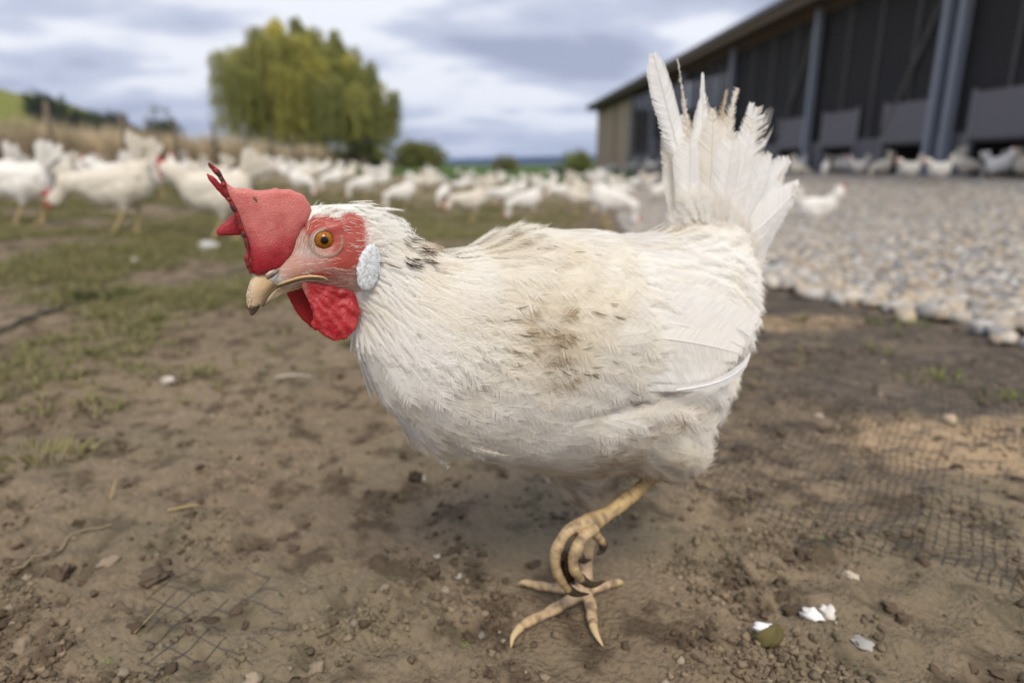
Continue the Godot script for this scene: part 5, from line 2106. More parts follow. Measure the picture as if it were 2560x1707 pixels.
func legs(hen: Node3D, skin: StandardMaterial3D) -> void:
	var hide := paint(0.55, 0.45)
	var yellow := Color(0.54, 0.385, 0.145)
	var cream := Color(0.50, 0.370, 0.215)
	var grime := Color(0.13, 0.095, 0.055)
	# the raised near leg
	var leg := put("leg", scaly([Vector3(0.074, 0.142, 0.030), Vector3(0.0416, 0.1275, 0.032), Vector3(0.0097, 0.1124, 0.034), Vector3(-0.0133, 0.1049, 0.036), Vector3(-0.0358, 0.1007, 0.037), Vector3(-0.0455, 0.0955, 0.037)], [0.0088, 0.0078, 0.0072, 0.0080, 0.0102, 0.0085], 0.0038, yellow, cream).mesh(hide), hen)
	for t in [[[Vector3(-0.037, 0.1030, 0.036), Vector3(-0.0550, 0.0990, 0.036), Vector3(-0.0662, 0.0850, 0.037), Vector3(-0.0675, 0.0713, 0.038), Vector3(-0.0625, 0.0570, 0.039), Vector3(-0.0547, 0.0447, 0.040)], [0.0075, 0.0065, 0.0060, 0.0056, 0.0052, 0.0042], [Vector3(-0.0552, 0.0455, 0.040), Vector3(-0.0466, 0.0385, 0.041), Vector3(-0.0335, 0.0340, 0.041)]],
			[[Vector3(-0.032, 0.1000, 0.042), Vector3(-0.0470, 0.0968, 0.047), Vector3(-0.0575, 0.0834, 0.050), Vector3(-0.0565, 0.0711, 0.051), Vector3(-0.0490, 0.0600, 0.051)], [0.0074, 0.0064, 0.0058, 0.0054, 0.0042], [Vector3(-0.0495, 0.0608, 0.051), Vector3(-0.0395, 0.0522, 0.052), Vector3(-0.0250, 0.0510, 0.052)]],
			[[Vector3(-0.031, 0.0960, 0.030), Vector3(-0.0390, 0.0850, 0.026), Vector3(-0.0365, 0.0700, 0.024), Vector3(-0.0320, 0.0600, 0.023)], [0.0062, 0.0056, 0.0050, 0.0040], [Vector3(-0.0324, 0.0608, 0.023), Vector3(-0.0280, 0.0550, 0.023), Vector3(-0.0200, 0.0540, 0.023)]],
			[[Vector3(-0.0300, 0.0925, 0.034), Vector3(-0.0214, 0.0835, 0.034), Vector3(-0.0150, 0.0745, 0.034)], [0.0058, 0.0050, 0.0040], [Vector3(-0.0153, 0.0752, 0.034), Vector3(-0.0162, 0.0690, 0.034), Vector3(-0.0220, 0.0655, 0.034)]]]:
		var toe := put("toe", scaly(t[0], t[1], 0.0032, cream, Color(0.44, 0.315, 0.16), 0.92).mesh(hide), leg)
		put("claw", claw(t[2], 0.0048, Color(0.052, 0.038, 0.022)).mesh(hide), leg)
	# mud caked inside the curled toes
	var mud := lump(12, 31, 0.5, Vector3(0.004, 0.017, 0.006))
	for i in mud.v.size():
		mud.v[i] = mud.v[i].rotated(Vector3(0, 0, 1), 0.25) + Vector3(-0.0565, 0.0665, 0.040)
		mud.c[i] = Color(0.040, 0.027, 0.018)
	put("caked_mud", mud.mesh(paint(0.95, 0.2)), leg)
	# the standing far leg
	leg = put("leg", scaly([Vector3(0.015, 0.105, -0.018), Vector3(0.006, 0.075, -0.012), Vector3(-0.006, 0.045, -0.002), Vector3(-0.0150, 0.020, 0.007), Vector3(-0.0195, 0.010, 0.0105)], [0.0085, 0.0074, 0.0072, 0.0088, 0.0095], 0.0038, cream, Color(0.56, 0.41, 0.26)).mesh(hide), hen)
	for t in [[[Vector3(-0.0200, 0.0115, 0.0100), Vector3(-0.0298, 0.0100, -0.0026), Vector3(-0.0439, 0.0085, -0.0159), Vector3(-0.0540, 0.0075, -0.0285)], [0.0085, 0.0062, 0.0056, 0.0048], [Vector3(-0.0535, 0.0075, -0.0280), Vector3(-0.0590, 0.0070, -0.0345), Vector3(-0.0620, 0.0020, -0.0390)]],
			[[Vector3(-0.0200, 0.0115, 0.0110), Vector3(-0.0407, 0.0100, 0.0145), Vector3(-0.0603, 0.0088, 0.0171), Vector3(-0.0823, 0.0080, 0.0194), Vector3(-0.0930, 0.0090, 0.0230)], [0.0090, 0.0066, 0.0060, 0.0055, 0.0044], [Vector3(-0.0920, 0.0090, 0.0226), Vector3(-0.1030, 0.0075, 0.0285), Vector3(-0.1080, 0.0015, 0.0335)]],
			[[Vector3(-0.0185, 0.0115, 0.0110), Vector3(-0.0207, 0.0100, 0.0251), Vector3(-0.0284, 0.0085, 0.0388), Vector3(-0.0345, 0.0078, 0.0500)], [0.0088, 0.0064, 0.0057, 0.0046], [Vector3(-0.0342, 0.0080, 0.0490), Vector3(-0.0378, 0.0065, 0.0600), Vector3(-0.0372, 0.0015, 0.0690)]],
			[[Vector3(-0.0180, 0.0110, 0.0105), Vector3(0.0026, 0.0085, 0.0093), Vector3(0.0149, 0.0075, 0.0086), Vector3(0.0215, 0.0072, 0.0092)], [0.0070, 0.0054, 0.0048, 0.0040], [Vector3(0.0210, 0.0072, 0.0092), Vector3(0.0260, 0.0065, 0.0098), Vector3(0.0290, 0.0025, 0.0100)]]]:
		put("toe", scaly(t[0], t[1], 0.0032, Color(0.56, 0.41, 0.265), Color(0.52, 0.37, 0.20), 0.85).mesh(hide), leg)
		put("claw", claw(t[2], 0.0040, Color(0.56, 0.42, 0.23)).mesh(hide), leg)


func tail(hen: Node3D) -> void:
	rng.seed = 515
	var vane := paint(0.8, 0.3, 0.38)
	var white := Color(0.955, 0.95, 0.935)
	var shade := Color(0.91, 0.875, 0.80)
	var Z := Vector3(0, 0, 1)
	# [x, y of root, middle, tip; z; vane towards the rear; vane towards the head; fray rear; fray head; tone]
	var list := [
		[0.080, 0.346, 0.074, 0.400, 0.066, 0.430, -0.006, [0.006, 0.014, 0.014, 0.012, 0.006], [0.006, 0.012, 0.011, 0.010, 0.005], [0, 0, 0.1, 0.2], [0, 0.1, 0.3, 0.3], shade],
		[0.090, 0.348, 0.086, 0.405, 0.081, 0.440, -0.010, [0.006, 0.014, 0.015, 0.013, 0.005], [0.006, 0.014, 0.015, 0.012, 0.004], [0, 0, 0, 0.2], [0, 0, 0, 0.2], white],
		[0.120, 0.350, 0.116, 0.400, 0.113, 0.440, -0.010, [0.006, 0.014, 0.016, 0.014, 0.005], [0.006, 0.014, 0.016, 0.014, 0.005], [0, 0, 0.05, 0.3], [0, 0, 0.05, 0.3], white],
		[0.132, 0.348, 0.136, 0.400, 0.137, 0.441, -0.012, [0.006, 0.014, 0.016, 0.013, 0.005], [0.006, 0.014, 0.016, 0.014, 0.005], [0, 0, 0.05, 0.5], [0, 0, 0.05, 0.5], white],
		[0.150, 0.345, 0.163, 0.388, 0.172, 0.422, -0.013, [0.006, 0.014, 0.016, 0.014, 0.006], [0.006, 0.014, 0.016, 0.013, 0.005], [0, 0.05, 0.2, 0.5], [0, 0, 0.05, 0.2], white],
		[0.160, 0.338, 0.180, 0.372, 0.196, 0.400, -0.013, [0.006, 0.013, 0.014, 0.012, 0.005], [0.006, 0.014, 0.016, 0.013, 0.005], [0, 0.05, 0.3, 0.6], [0, 0, 0.05, 0.2], white],
		[0.168, 0.330, 0.188, 0.352, 0.208, 0.372, -0.010, [0.006, 0.010, 0.010, 0.008, 0.004], [0.006, 0.011, 0.012, 0.010, 0.004], [0, 0, 0.2, 0.4], [0, 0, 0, 0.1], white],
		[0.088, 0.342, 0.083, 0.400, 0.078, 0.424, 0.006, [0.008, 0.017, 0.019, 0.013, 0.0035], [0.008, 0.016, 0.018, 0.012, 0.003], [0, 0, 0.10, 0.5], [0, 0, 0.10, 0.5], white],
		[0.110, 0.346, 0.106, 0.398, 0.100, 0.446, 0.008, [0.008, 0.017, 0.019, 0.013, 0.0035], [0.008, 0.016, 0.019, 0.012, 0.003], [0, 0, 0.10, 0.5], [0, 0, 0.10, 0.5], shade],
		[0.122, 0.344, 0.124, 0.396, 0.124, 0.427, 0.010, [0.008, 0.017, 0.019, 0.013, 0.0035], [0.008, 0.017, 0.019, 0.013, 0.0035], [0, 0, 0.12, 0.6], [0, 0, 0.10, 0.5], white],
		[0.134, 0.342, 0.144, 0.392, 0.148, 0.439, 0.008, [0.008, 0.017, 0.019, 0.013, 0.0035], [0.008, 0.017, 0.019, 0.013, 0.0035], [0, 0, 0.12, 0.6], [0, 0, 0.10, 0.5], white],
		[0.146, 0.338, 0.164, 0.382, 0.177, 0.410, 0.006, [0.008, 0.016, 0.018, 0.012, 0.003], [0.008, 0.016, 0.018, 0.012, 0.003], [0, 0, 0.1, 0.4], [0, 0, 0.10, 0.5], white],
		[0.156, 0.330, 0.182, 0.364, 0.200, 0.390, 0.004, [0.008, 0.014, 0.016, 0.011, 0.003], [0.008, 0.015, 0.017, 0.011, 0.003], [0, 0, 0.1, 0.5], [0, 0, 0.10, 0.5], white],
		[0.160, 0.320, 0.184, 0.345, 0.203, 0.366, 0.000, [0.007, 0.012, 0.013, 0.011, 0.006], [0.007, 0.014, 0.015, 0.012, 0.006], [0, 0, 0.1, 0.5], [0, 0, 0.10, 0.5], white],
		[0.150, 0.326, 0.186, 0.352, 0.213, 0.377, 0.010, [0.008, 0.013, 0.014, 0.012, 0.005], [0.008, 0.015, 0.017, 0.014, 0.006], [0, 0, 0.15, 0.5], [0, 0, 0.10, 0.5], white],
		[0.150, 0.312, 0.182, 0.334, 0.205, 0.360, 0.008, [0.008, 0.012, 0.012, 0.010, 0.004], [0.008, 0.015, 0.017, 0.014, 0.006], [0, 0, 0.15, 0.4], [0, 0, 0.10, 0.5], white],
		[0.145, 0.296, 0.174, 0.316, 0.196, 0.343, 0.006, [0.008, 0.012, 0.012, 0.010, 0.004], [0.008, 0.015, 0.017, 0.014, 0.006], [0, 0, 0.15, 0.4], [0, 0, 0.10, 0.5], white],
		# the tall whole feather nearest the head
		[0.096, 0.358, 0.066, 0.428, 0.0400, 0.4860, 0.000, [0.004, 0.009, 0.0115, 0.0125, 0.0130, 0.0125, 0.0105, 0.0030], [0.004, 0.009, 0.0110, 0.0120, 0.0125, 0.0120, 0.0100, 0.0030], [0, 0.0, 0.0, 0.0, 0.0], [0.1, 0.45, 0.25, 0.0, 0.0], white],
		# broken and worn ones
		[0.100, 0.370, 0.084, 0.435, 0.0700, 0.4850, -0.004, [0.006, 0.009, 0.008, 0.004, 0.0018, 0.0010], [0.006, 0.009, 0.0075, 0.003, 0.0012, 0.0008], [0.0, 0.2, 0.5, 0.9, 0.6], [0.0, 0.2, 0.4, 0.9, 0.6], shade],
		[0.106, 0.362, 0.096, 0.425, 0.0910, 0.4745, 0.003, [0.006, 0.014, 0.017, 0.013, 0.0045, 0.0016], [0.006, 0.013, 0.013, 0.009, 0.0030, 0.0012], [0.0, 0.0, 0.15, 0.4, 0.2], [0.0, 0.0, 0.1, 0.2, 0.2], white],
		[0.122, 0.358, 0.126, 0.425, 0.1360, 0.4650, 0.000, [0.006, 0.013, 0.015, 0.009, 0.0045, 0.0040], [0.006, 0.013, 0.015, 0.010, 0.0050, 0.0035], [0.0, 0.0, 0.1, 0.6, 0.8], [0.0, 0.0, 0.1, 0.7, 0.9], shade],
		[0.121, 0.358, 0.122, 0.425, 0.1290, 0.4640, -0.004, [0.006, 0.012, 0.010, 0.005, 0.0020, 0.0012], [0.006, 0.012, 0.012, 0.008, 0.0035, 0.0015], [0.0, 0.1, 0.3, 0.8, 0.8], [0.0, 0.1, 0.3, 0.8, 0.8], Color(0.66, 0.56, 0.42)],
		[0.136, 0.352, 0.147, 0.415, 0.1500, 0.4525, 0.004, [0.006, 0.013, 0.015, 0.012, 0.0085, 0.0040], [0.006, 0.013, 0.013, 0.009, 0.0060, 0.0025], [0.0, 0.0, 0.1, 0.3, 0.3], [0.0, 0.0, 0.1, 0.4, 0.3], white],
		[0.147, 0.352, 0.166, 0.408, 0.1620, 0.4500, 0.000, [0.006, 0.014, 0.020, 0.026, 0.024, 0.0080], [0.006, 0.012, 0.012, 0.008, 0.0050, 0.0020], [0.0, 0.1, 0.5, 0.85, 0.7], [0.0, 0.0, 0.1, 0.2, 0.2], white],
		[0.156, 0.346, 0.184, 0.384, 0.2070, 0.4040, 0.004, [0.006, 0.012, 0.013, 0.010, 0.0040], [0.006, 0.013, 0.015, 0.012, 0.0045], [0.0, 0.1, 0.3, 0.5], [0.0, 0.0, 0.1, 0.4], white],
		[0.164, 0.338, 0.192, 0.362, 0.2205, 0.3830, 0.006, [0.005, 0.009, 0.010, 0.008, 0.0030], [0.005, 0.010, 0.011, 0.009, 0.0035], [0.0, 0.1, 0.3, 0.5], [0.0, 0.0, 0.1, 0.2], white],
	]
	for q in list:
		var z: float = q[6]
		var pts := [Vector3(q[0], q[1], z * 0.5), Vector3(q[2], q[3], z), Vector3(q[4], q[5], z * 1.2)]
		put("tail_feather", quill(pts, q[7], q[8], 90, [q[9], q[10]], q[11], Z, rnd(-0.1, 0.15), 0.5).mesh(vane), hen)
	# flight feathers of the folded wing, one over the other
	for k in 11:
		var t := k / 10.0
		var a := Vector2(-0.012, 0.334).lerp(Vector2(-0.052, 0.246), t) + Vector2(rnd(-0.004, 0.004), rnd(-0.003, 0.003))
		var b := Vector2(0.118, 0.272).lerp(Vector2(0.056, 0.240), pow(t, 0.9)) + Vector2(rnd(-0.006, 0.006), 0)
		var pts := []
		for s in [0.0, 0.5, 1.0]:
			var p := a.lerp(b, s) + Vector2(0.0, 0.016 * (1.0 - t) * sin(PI * s))
			pts.append(Vector3(p.x, p.y, body_side(p.x, p.y) + (-0.004 if s == 0.0 else 0.0155 - 0.0005 * k)))
		put("wing_feather", quill(pts, [0.001, 0.009, 0.012, 0.011, 0.0065], [0.001, 0.009, 0.014, 0.012, 0.0070], 90, [[0.0, 0.0, 0.05, 0.1], [0.0, 0.0, 0.05, 0.12]], stain_and_warm_light(pts[1]).lerp(white, 0.3), Vector3(0.12, 0.16, 1).normalized(), 0.1, 0.4).mesh(vane), hen)
	# the one bright primary that sticks out below the wing, and its curled neighbour
	put("wing_feather", quill([Vector3(0.002, 0.2350, 0.094), Vector3(0.056, 0.2350, 0.108), Vector3(0.080, 0.2530, 0.092)], [0.0015, 0.0050, 0.0070, 0.0070, 0.0050, 0.0020], [0.0010, 0.0030, 0.0042, 0.0045, 0.0035, 0.0012], 80, [[0.0, 0.0, 0.1, 0.3], [0.0, 0.0, 0.0, 0.3]], Color(0.94, 0.94, 0.93), Vector3(0, -0.1, 1).normalized(), 0.0, 0.5).mesh(vane), hen)
	put("wing_feather", quill([Vector3(0.104, 0.257, 0.062), Vector3(0.118, 0.258, 0.062), Vector3(0.129, 0.268, 0.058)], [0.001, 0.002, 0.003, 0.003, 0.002], [0.001, 0.002, 0.003, 0.003, 0.002], 40, [[0.4, 0.5, 0.7, 0.9], [0.4, 0.5, 0.7, 0.9]], white, Z).mesh(vane), hen)
	# loose breast feathers hanging at the front
	for q in [[-0.172, 0.206, -0.152, 0.180, -0.118, 0.170], [-0.168, 0.218, -0.150, 0.196, -0.118, 0.189], [-0.160, 0.212, -0.146, 0.190, -0.128, 0.180], [-0.174, 0.200, -0.160, 0.184, -0.150, 0.168]]:
		var z := body_side(q[0], q[1]) + 0.001
		put("breast_feather", quill([Vector3(q[0], q[1], z), Vector3(q[2], q[3], body_side(q[2], q[3]) + 0.010), Vector3(q[4], q[5], body_side(q[4], q[5]) + 0.008)], [0.002, 0.004, 0.005, 0.004, 0.002], [0.002, 0.004, 0.004, 0.003, 0.001], 34, [[0.3, 0.5, 0.5, 0.7], [0.3, 0.5, 0.5, 0.7]], shade, Vector3(-0.5, -0.3, 0.8).normalized(), 0.0, 0.35).mesh(vane), hen)

# ---- what lies on the bare earth ----

func pebble(called: String, label: String, category: String, x: float, z: float, size: Vector3, col: Color, sd: int, rough := 0.3, group := "", sink := 0.3) -> void:
	var q := lump(16, sd, rough, size)
	var n := noise(0.9 / size.x * 0.35, sd, 3)
	for i in q.v.size():
		q.c[i] = col * (1.0 + 0.28 * n.get_noise_3dv(q.v[i]))
		q.v[i] *= 1.0 + 0.14 * n.get_noise_3dv(q.v[i] * 2.5)
	var o := put(called, q.mesh(paint(0.9, 0.25)))
	o.position = on_land(x, z, size.y * (1.0 - 2.0 * sink))
	o.rotation_degrees.y = rnd(0, 360)
	tag(o, label, category, group)


func netting(called: String, label: String, poly: PackedVector2Array, pitch: float, turn: float, r: float, col: Color, bury := 1.0) -> void:
	var mb := MB.new()
	var lo := Vector2(9, 9)
	var hi := -lo
	var mid := Vector2.ZERO
	for p in poly:
		mid += p / poly.size()
	for p in poly:
		var q := (p - mid).rotated(-turn)
		lo = lo.min(q)
		hi = hi.max(q)
	for way in 2:
		var n := int((hi[way] - lo[way]) / pitch)
		var m := int((hi[1 - way] - lo[1 - way]) / (pitch * 0.7))
		for i in n:
			var line := []
			var rad := []
			for j in m + 1:
				var q := Vector2()
				q[way] = lo[way] + i * pitch + 0.0008 * sin(j * 1.3 + i)
				q[1 - way] = lo[1 - way] + j * pitch * 0.7
				var p := mid + q.rotated(turn)
				p += Vector2(n_big.get_noise_2d(p.x * 1.5, p.y * 1.5), n_big.get_noise_2d(p.y * 1.5 + 40.0, p.x * 1.5)) * 0.010
				var deep := n_big.get_noise_2d(p.x * 1.9 + 12.0, p.y * 1.9)
				var y := 0.0012 + bury * (0.0030 * n_mid.get_noise_2d(p.x * 1.4, p.y * 1.4) + 0.003 * clampf(deep, -0.6, 0.25))
				if Geometry2D.is_point_in_polygon(p, poly) and y > 0.0006:
					line.append(on_land(p.x, p.y, y))
					rad.append(r)
				else:
					if line.size() > 2:
						mb.tube(line, rad, 3, col, 1.0, false)
					line = []
					rad = []
			if line.size() > 2:
				mb.tube(line, rad, 3, col, 1.0, false)
	tag(put(called, mb.mesh(paint(0.6, 0.4))), label, "netting")


func build_litter() -> void:
	var dull := paint(0.95, 0.2)
	# loose crumbs of earth, thick in some places and thin in others
	var crumbs := []
	for k in 4:
		crumbs.append(lump(8, 200 + k, 0.55, Vector3(1, 0.72, 0.9)).mesh(dull))
	for k in 4:
		var xs := []
		var cs := []
		while xs.size() < 4400:
			var z := -0.36 - 2.6 * pow(rng.randf(), 2.0)
			var x := rnd(-1.0, 1.0) * (0.42 - z * 0.75)
			var dense := n_big.get_noise_2d(x * 1.7 + 9.0, z * 1.7) + 0.55 * n_mid.get_noise_2d(x * 0.5, z * 0.5)
			if rng.randf() > clampf(0.12 + dense * 1.5, 0.04, 1.0) or x > bank_x(z):
				continue
			if Vector2(x - 0.10, z + 0.56).length() < 0.05:
				continue
			var s := 0.0010 + 0.0036 * pow(rng.randf(), 2.6) * (1.0 + 0.4 * maxf(0.0, -z - 0.8))
			xs.append(turned(on_land(x, z, s * 0.25), Vector3(s, s, s)))
			var c := soil_color(x, z)
			var pick := rng.randf()
			if pick < 0.42:
				c = c.lerp(Color(0.085, 0.062, 0.044), rnd(0.3, 0.9))
			elif pick > 0.972:
				c = Color(0.31, 0.26, 0.195) * rnd(0.8, 1.2)
			else:
				c *= rnd(0.8, 1.25)
			cs.append(c)
		scatter("soil_crumbs", crumbs[k], xs, cs)
	# dark trodden clods
	var xs := []
	var cs := []
	while xs.size() < 700:
		var z := -0.36 - 2.2 * pow(rng.randf(), 1.7)
		var x := rnd(-1.0, 1.0) * (0.42 - z * 0.75)
		if n_mid.get_noise_2d(x * 0.7 + 5.0, z * 0.7) < 0.10 or x > bank_x(z) or Vector2(x - 0.10, z + 0.56).length() < 0.07:
			continue
		var s := rnd(0.0028, 0.0068) * (1.0 + 0.3 * maxf(0.0, -z - 0.8))
		xs.append(turned(on_land(x, z, 0.0), Vector3(s * 1.5, s * 0.65, s * 1.2)))
		cs.append(Color(0.105, 0.077, 0.054) * rnd(0.7, 1.35))
	scatter("soil_clods", crumbs[0], xs, cs)
	# short worn grass on the left and between the flock
	var tuft := MB.new()
	for k in 16:
		var a := rnd(0, TAU)
		var o := Vector3(cos(a), 0, sin(a)) * rnd(0.0, 0.022)
		var lean := Vector3(cos(a), 0, sin(a)) * rnd(0.004, 0.022)
		var h := rnd(0.012, 0.030)
		var w := Vector3(-sin(a), 0, cos(a)) * 0.0013
		var col := Color.WHITE * rnd(0.75, 1.25)
		tuft.tri(tuft.add(o - w, col), tuft.add(o + lean + Vector3(0, h, 0), col), tuft.add(o + w, col))
	xs = []
	cs = []
	var tries := 0
	while xs.size() < 15000 and tries < 200000:
		tries += 1
		var z := -1.0 - 11.0 * pow(rng.randf(), 1.6)
		var x := rnd(-1.0, 0.62) * (0.3 - z * 0.85)
		var far := Vector2(x, z).length()
		var g := n_big.get_noise_2d(x * 0.35 + 70.0, z * 0.35) + 0.45 * n_mid.get_noise_2d(x * 0.25, z * 0.25)
		var left := smoothstep(1.1, 2.6, far) * smoothstep(0.9, -0.9, x + 0.25 * z * 0.3)
		if rng.randf() > clampf(g * 1.3 + 0.30, 0.0, 0.9) * left or x > bank_x(z) - 0.1:
			continue
		var s := rnd(0.6, 1.2) * (1.0 + 0.12 * far)
		xs.append(Transform3D(Basis(Vector3.UP, rnd(0, TAU)).scaled_local(Vector3(s, s * 0.8, s)), on_land(x, z)))
		cs.append(Color(0.190, 0.195, 0.075).lerp(Color(0.31, 0.26, 0.14), rng.randf() * 0.75))
	scatter("grass", tuft.mesh(paint(0.8, 0.25, 0.3)), xs, cs)
	# a few seedlings
	xs = []
	cs = []
	for k in 90:
		var z := -0.42 - 1.2 * rng.randf()
		var x := rnd(-1.0, 1.0) * (0.42 - z * 0.75)
		xs.append(Transform3D(Basis(Vector3.UP, rnd(0, TAU)).scaled_local(Vector3.ONE * rnd(0.10, 0.28)), on_land(x, z)))
		cs.append(Color(0.22, 0.30, 0.07))
	scatter("seedlings", tuft.mesh(paint(0.8, 0.25, 0.3)), xs, cs)
	# countable clumps of grass
	for q in [[-0.668, -0.844, 0.055, 130, Color(0.27, 0.25, 0.115), "straggling yellow green grass clump at the left edge on bare soil"], [-1.255, -1.99, 0.075, 220, Color(0.085, 0.105, 0.045), "dark green grass tuft standing alone left of the beak"], [0.803, -1.202, 0.05, 50, Color(0.20, 0.24, 0.06), "small bright green weed on the net at right, nearer the bank"], [0.865, -1.08, 0.04, 40, Color(0.20, 0.24, 0.06), "small bright green weed on the net at far right edge"], [0.98, -1.62, 0.06, 60, Color(0.19, 0.22, 0.07), "green weed at the foot of the gravel bank"]]:
		var mb := MB.new()
		var wide: float = q[2]
		for k in int(q[3]):
			var a := rnd(0, TAU)
			var o := Vector3(cos(a) * 1.3, 0, sin(a) * 0.8) * wide * sqrt(rng.randf())
			var lean := Vector3(cos(a), 0, sin(a)) * rnd(0.2, 0.8) * wide * 0.5
			var h := rnd(0.2, 0.6) * wide * 0.8
			var w := Vector3(-sin(a), 0, cos(a)) * 0.0014
			var col: Color = q[4] * rnd(0.7, 1.3)
			mb.quad(mb.add(o - w, col), mb.add(o + lean * 0.4 + Vector3(0, h * 0.6, 0) - w, col), mb.add(o + lean + Vector3(0, h, 0), col), mb.add(o + w, col))
		var g := put("grass_clump", mb.mesh(paint(0.8, 0.25, 0.3)))
		g.position = on_land(q[0], q[1])
		tag(g, q[5], "grass clump")
	# netting pressed into the earth
	netting("ground_net", "dark blue net half buried in the soil at lower left", PackedVector2Array([Vector2(-0.35, -0.615), Vector2(-0.255, -0.61), Vector2(-0.195, -0.50), Vector2(-0.20, -0.425), Vector2(-0.29, -0.425), Vector2(-0.345, -0.51)]), 0.0175, 0.42, 0.0004, Color(0.075, 0.078, 0.088))
	netting("ground_net", "wide dark net pressed into the earth right of the hen", PackedVector2Array([Vector2(0.24, -1.15), Vector2(0.22, -0.80), Vector2(0.30, -0.62), Vector2(0.42, -0.60), Vector2(0.50, -0.52), Vector2(0.7, -0.62), Vector2(1.30, -1.25), Vector2(1.0, -1.72), Vector2(0.86, -2.15), Vector2(0.55, -1.75)]), 0.0098, 0.62, 0.00042, Color(0.060, 0.060, 0.062), 0.5)
	# a dark hose or net hem winding through the left
	var hem := MB.new()
	var line := []
	var rad := []
	for k in 60:
		var t := k / 59.0
		var p := Vector2(-1.30, -1.36).lerp(Vector2(-0.98, -2.98), t) + Vector2(-0.10 * sin(t * 3.2) + 0.03 * sin(t * 11.0), 0.0)
		line.append(on_land(p.x, p.y, 0.002 + 0.006 * sin(t * 9.0)))
		rad.append(0.005)
	hem.tube(line, rad, 7, Color(0.095, 0.095, 0.075))
	tag(put("net_hem", hem.mesh(dull)), "dark rolled net hem winding over the grass at left", "netting")
	# droppings, stones, straws, feathers
	pebble("dropping", "white topped olive brown dropping, nearest the lower edge right of the foot", "dropping", 0.219, -0.474, Vector3(0.0125, 0.0090, 0.0105), Color(0.125, 0.105, 0.045), 301, 0.3, "", 0.15)
	var cap := lump(14, 302, 0.35, Vector3(0.0085, 0.0045, 0.0060))
	for i in cap.v.size():
		cap.c[i] = Color(0.80, 0.81, 0.82)
	var top := put("white_cap", cap.mesh(dull), get_node("dropping"))
	top.rotation_degrees.y = -get_node("dropping").rotation_degrees.y
	top.position = Vector3(-0.004, 0.0068, -0.001).rotated(Vector3.UP, -get_node("dropping").rotation.y)
	for q in [["dropping", "crumbly chalk white dropping right of the olive one", "dropping", 0.272, -0.507, 0.0085, 0.0052, Color(0.82, 0.80, 0.77), 0.5], ["dropping", "smaller half of the crumbly chalk white dropping", "dropping", 0.289, -0.514, 0.0085, 0.0060, Color(0.80, 0.765, 0.70), 0.5], ["dropping", "pale speckled dropping scrap beyond the white one", "dropping", 0.336, -0.566, 0.007, 0.003, Color(0.55, 0.48, 0.36), 0.5],
			["stone", "flat grey stone right of the white droppings", "stone", 0.300, -0.473, 0.0090, 0.0035, Color(0.36, 0.345, 0.325), 0.3], ["stone", "whitish pebble on the earth behind the tail fluff", "stone", 0.504, -1.005, 0.0085, 0.0060, Color(0.40, 0.33, 0.26), 0.3], ["stone", "tan stone on the netted earth near the sandy patch at right", "stone", 0.700, -0.977, 0.0110, 0.0075, Color(0.44, 0.35, 0.25), 0.3], ["stone", "white pebble lying on bare soil left of the wattles", "stone", -0.663, -1.196, 0.0135, 0.0080, Color(0.52, 0.46, 0.40), 0.3],
			["stone", "pale domed stone on the grass left of the comb", "stone", -1.484, -3.211, 0.046, 0.030, Color(0.50, 0.49, 0.46), 0.2], ["stone", "small pale pebble left of the domed stone", "stone", -1.565, -2.704, 0.020, 0.014, Color(0.52, 0.46, 0.42), 0.2], ["stone", "white chip stuck to the dark clod under the breast", "stone", -0.117, -0.776, 0.0042, 0.0050, Color(0.66, 0.60, 0.54), 0.3],
			["clod", "dark round clod under the hen's breast", "clod", -0.126, -0.774, 0.0095, 0.0085, Color(0.075, 0.052, 0.036), 0.5], ["clod", "big dark clod at lower left beside pale stones", "clod", -0.453, -0.573, 0.012, 0.007, Color(0.115, 0.085, 0.060), 0.7], ["clod", "long dark clod left of the buried net", "clod", -0.350, -0.555, 0.012, 0.005, Color(0.12, 0.090, 0.064), 0.7],
			["stone", "flat pale stone above the big dark clod at lower left", "stone", -0.416, -0.591, 0.0105, 0.0045, Color(0.27, 0.215, 0.155), 0.35], ["stone", "rough beige lump in the bottom left corner", "stone", -0.418, -0.472, 0.0095, 0.0070, Color(0.25, 0.195, 0.14), 0.5], ["stone", "beige stone at the lower edge right of the net", "stone", -0.163, -0.455, 0.0072, 0.0050, Color(0.28, 0.225, 0.165), 0.4], ["stone", "pale stone pair member at the very bottom of the net", "stone", -0.21, -0.440, 0.0075, 0.0055, Color(0.30, 0.245, 0.18), 0.4],
			["stone", "white flecked chip in front of the rear toe", "stone", -0.053, -0.573, 0.0050, 0.0030, Color(0.50, 0.46, 0.42), 0.4], ["stone", "small white chip left of the flecked chip", "stone", -0.078, -0.603, 0.0042, 0.0024, Color(0.52, 0.46, 0.40), 0.4], ["stone", "small round pebble between the net and the long front toe", "stone", -0.027, -0.493, 0.0038, 0.0030, Color(0.22, 0.19, 0.16), 0.3]]:
		pebble(q[0], q[1], q[2], q[3], q[4], Vector3(q[5], q[6], q[5] * 0.8), q[7], 310 + int(absf(q[3]) * 900.0), q[8])
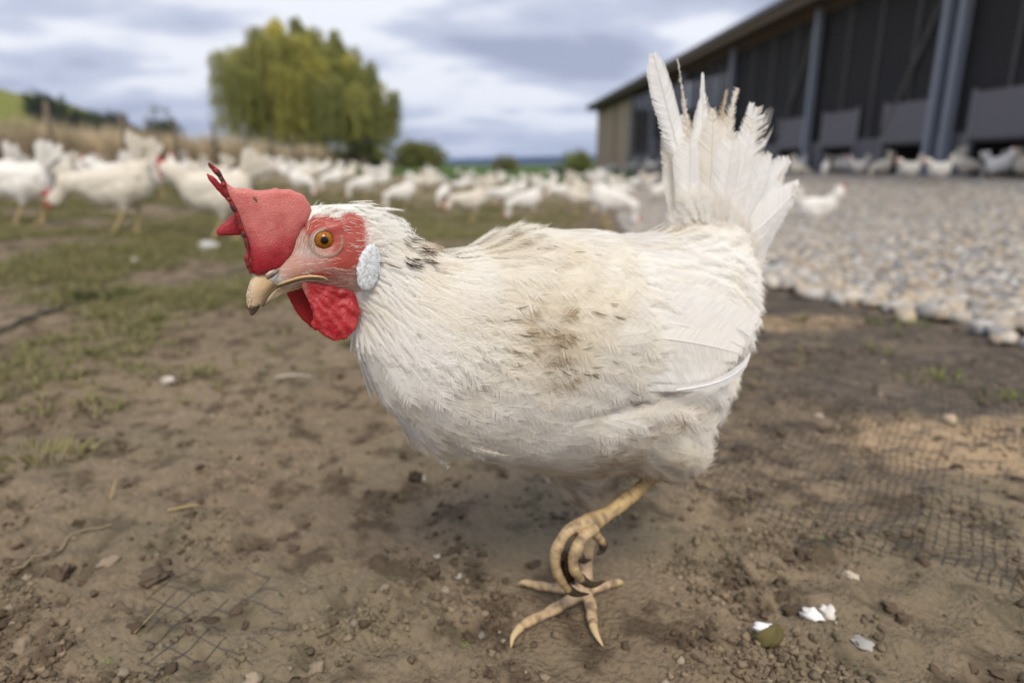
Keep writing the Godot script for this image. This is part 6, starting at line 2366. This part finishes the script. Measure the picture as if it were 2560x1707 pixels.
	for q in [["straw", "upright pale straw on bare soil at left", Vector3(-0.487, 0.001, -0.715), Vector3(-0.484, 0.022, -0.728), 0.0011], ["straw", "lying yellow straw right of the upright one", Vector3(-0.405, 0.004, -0.690), Vector3(-0.372, 0.005, -0.701), 0.0012], ["straw", "thin brown stalk at the lower left beside the net", Vector3(-0.330, 0.002, -0.485), Vector3(-0.326, 0.003, -0.520), 0.0005]]:
		var st := MB.new()
		var a: Vector3 = q[2]
		var b: Vector3 = q[3]
		st.tube([a, a.lerp(b, 0.5) + Vector3(0.001, 0.001, 0), b], [q[4], q[4] * 1.05, q[4] * 0.7], 6, Color(0.42, 0.32, 0.16))
		var o := put("straw", st.mesh(dull))
		o.position.y = land(a.x, a.z)
		tag(o, q[1], "straw")
	var root := MB.new()
	line = []
	rad = []
	for k in 14:
		var t := k / 13.0
		var p := Vector2(-0.505, -0.575).lerp(Vector2(-0.452, -0.655), t) + Vector2(0.010 * sin(t * 6.5), 0.0)
		line.append(on_land(p.x, p.y, 0.002 + 0.004 * absf(sin(t * 7.0))))
		rad.append(0.0014)
	root.tube(line, rad, 6, Color(0.26, 0.205, 0.14))
	tag(put("root", root.mesh(dull)), "curled dry root on the soil at lower left", "root")
	var f := quill([Vector3(-0.032, 0.0, 0.010), Vector3(0.0, 0.008, 0.0), Vector3(0.036, 0.0, 0.004)], [0.002, 0.006, 0.006, 0.003], [0.002, 0.005, 0.005, 0.002], 30, [[0.4, 0.5, 0.6, 0.8], [0.4, 0.5, 0.6, 0.8]], Color(0.66, 0.61, 0.52), Vector3.UP)
	var ff := put("shed_feather", f.mesh(paint(0.8, 0.3, 0.3)))
	ff.position = on_land(-0.422, -1.202, 0.004)
	tag(ff, "single shed white feather on the soil below the wattles", "feather")
	# a dark feed box far off, where the gravel meets the field
	var bx := MB.new()
	bx.box(Vector3(-0.55, 0, -0.35), Vector3(0.55, 0.42, 0.35), Color(0.02, 0.022, 0.028))
	bx.box(Vector3(-0.62, 0.423, -0.42), Vector3(0.62, 0.50, 0.42), Color(0.035, 0.045, 0.070))
	bx.flat_normals()
	var box := put("feed_box", bx.mesh(paint(0.6, 0.4)))
	box.position = on_land(2.6, -38.0)
	tag(box, "small dark box far off where the gravel meets the green field", "box")

func _ready() -> void:
	rng.seed = 20240917
	build_view()
	build_ground()
	build_gravel()
	build_far_land()
	build_hen_house()
	build_fence()
	build_willow()
	build_trees()
	build_flock()
	build_hero()
	rng.seed = 31337
	build_litter()
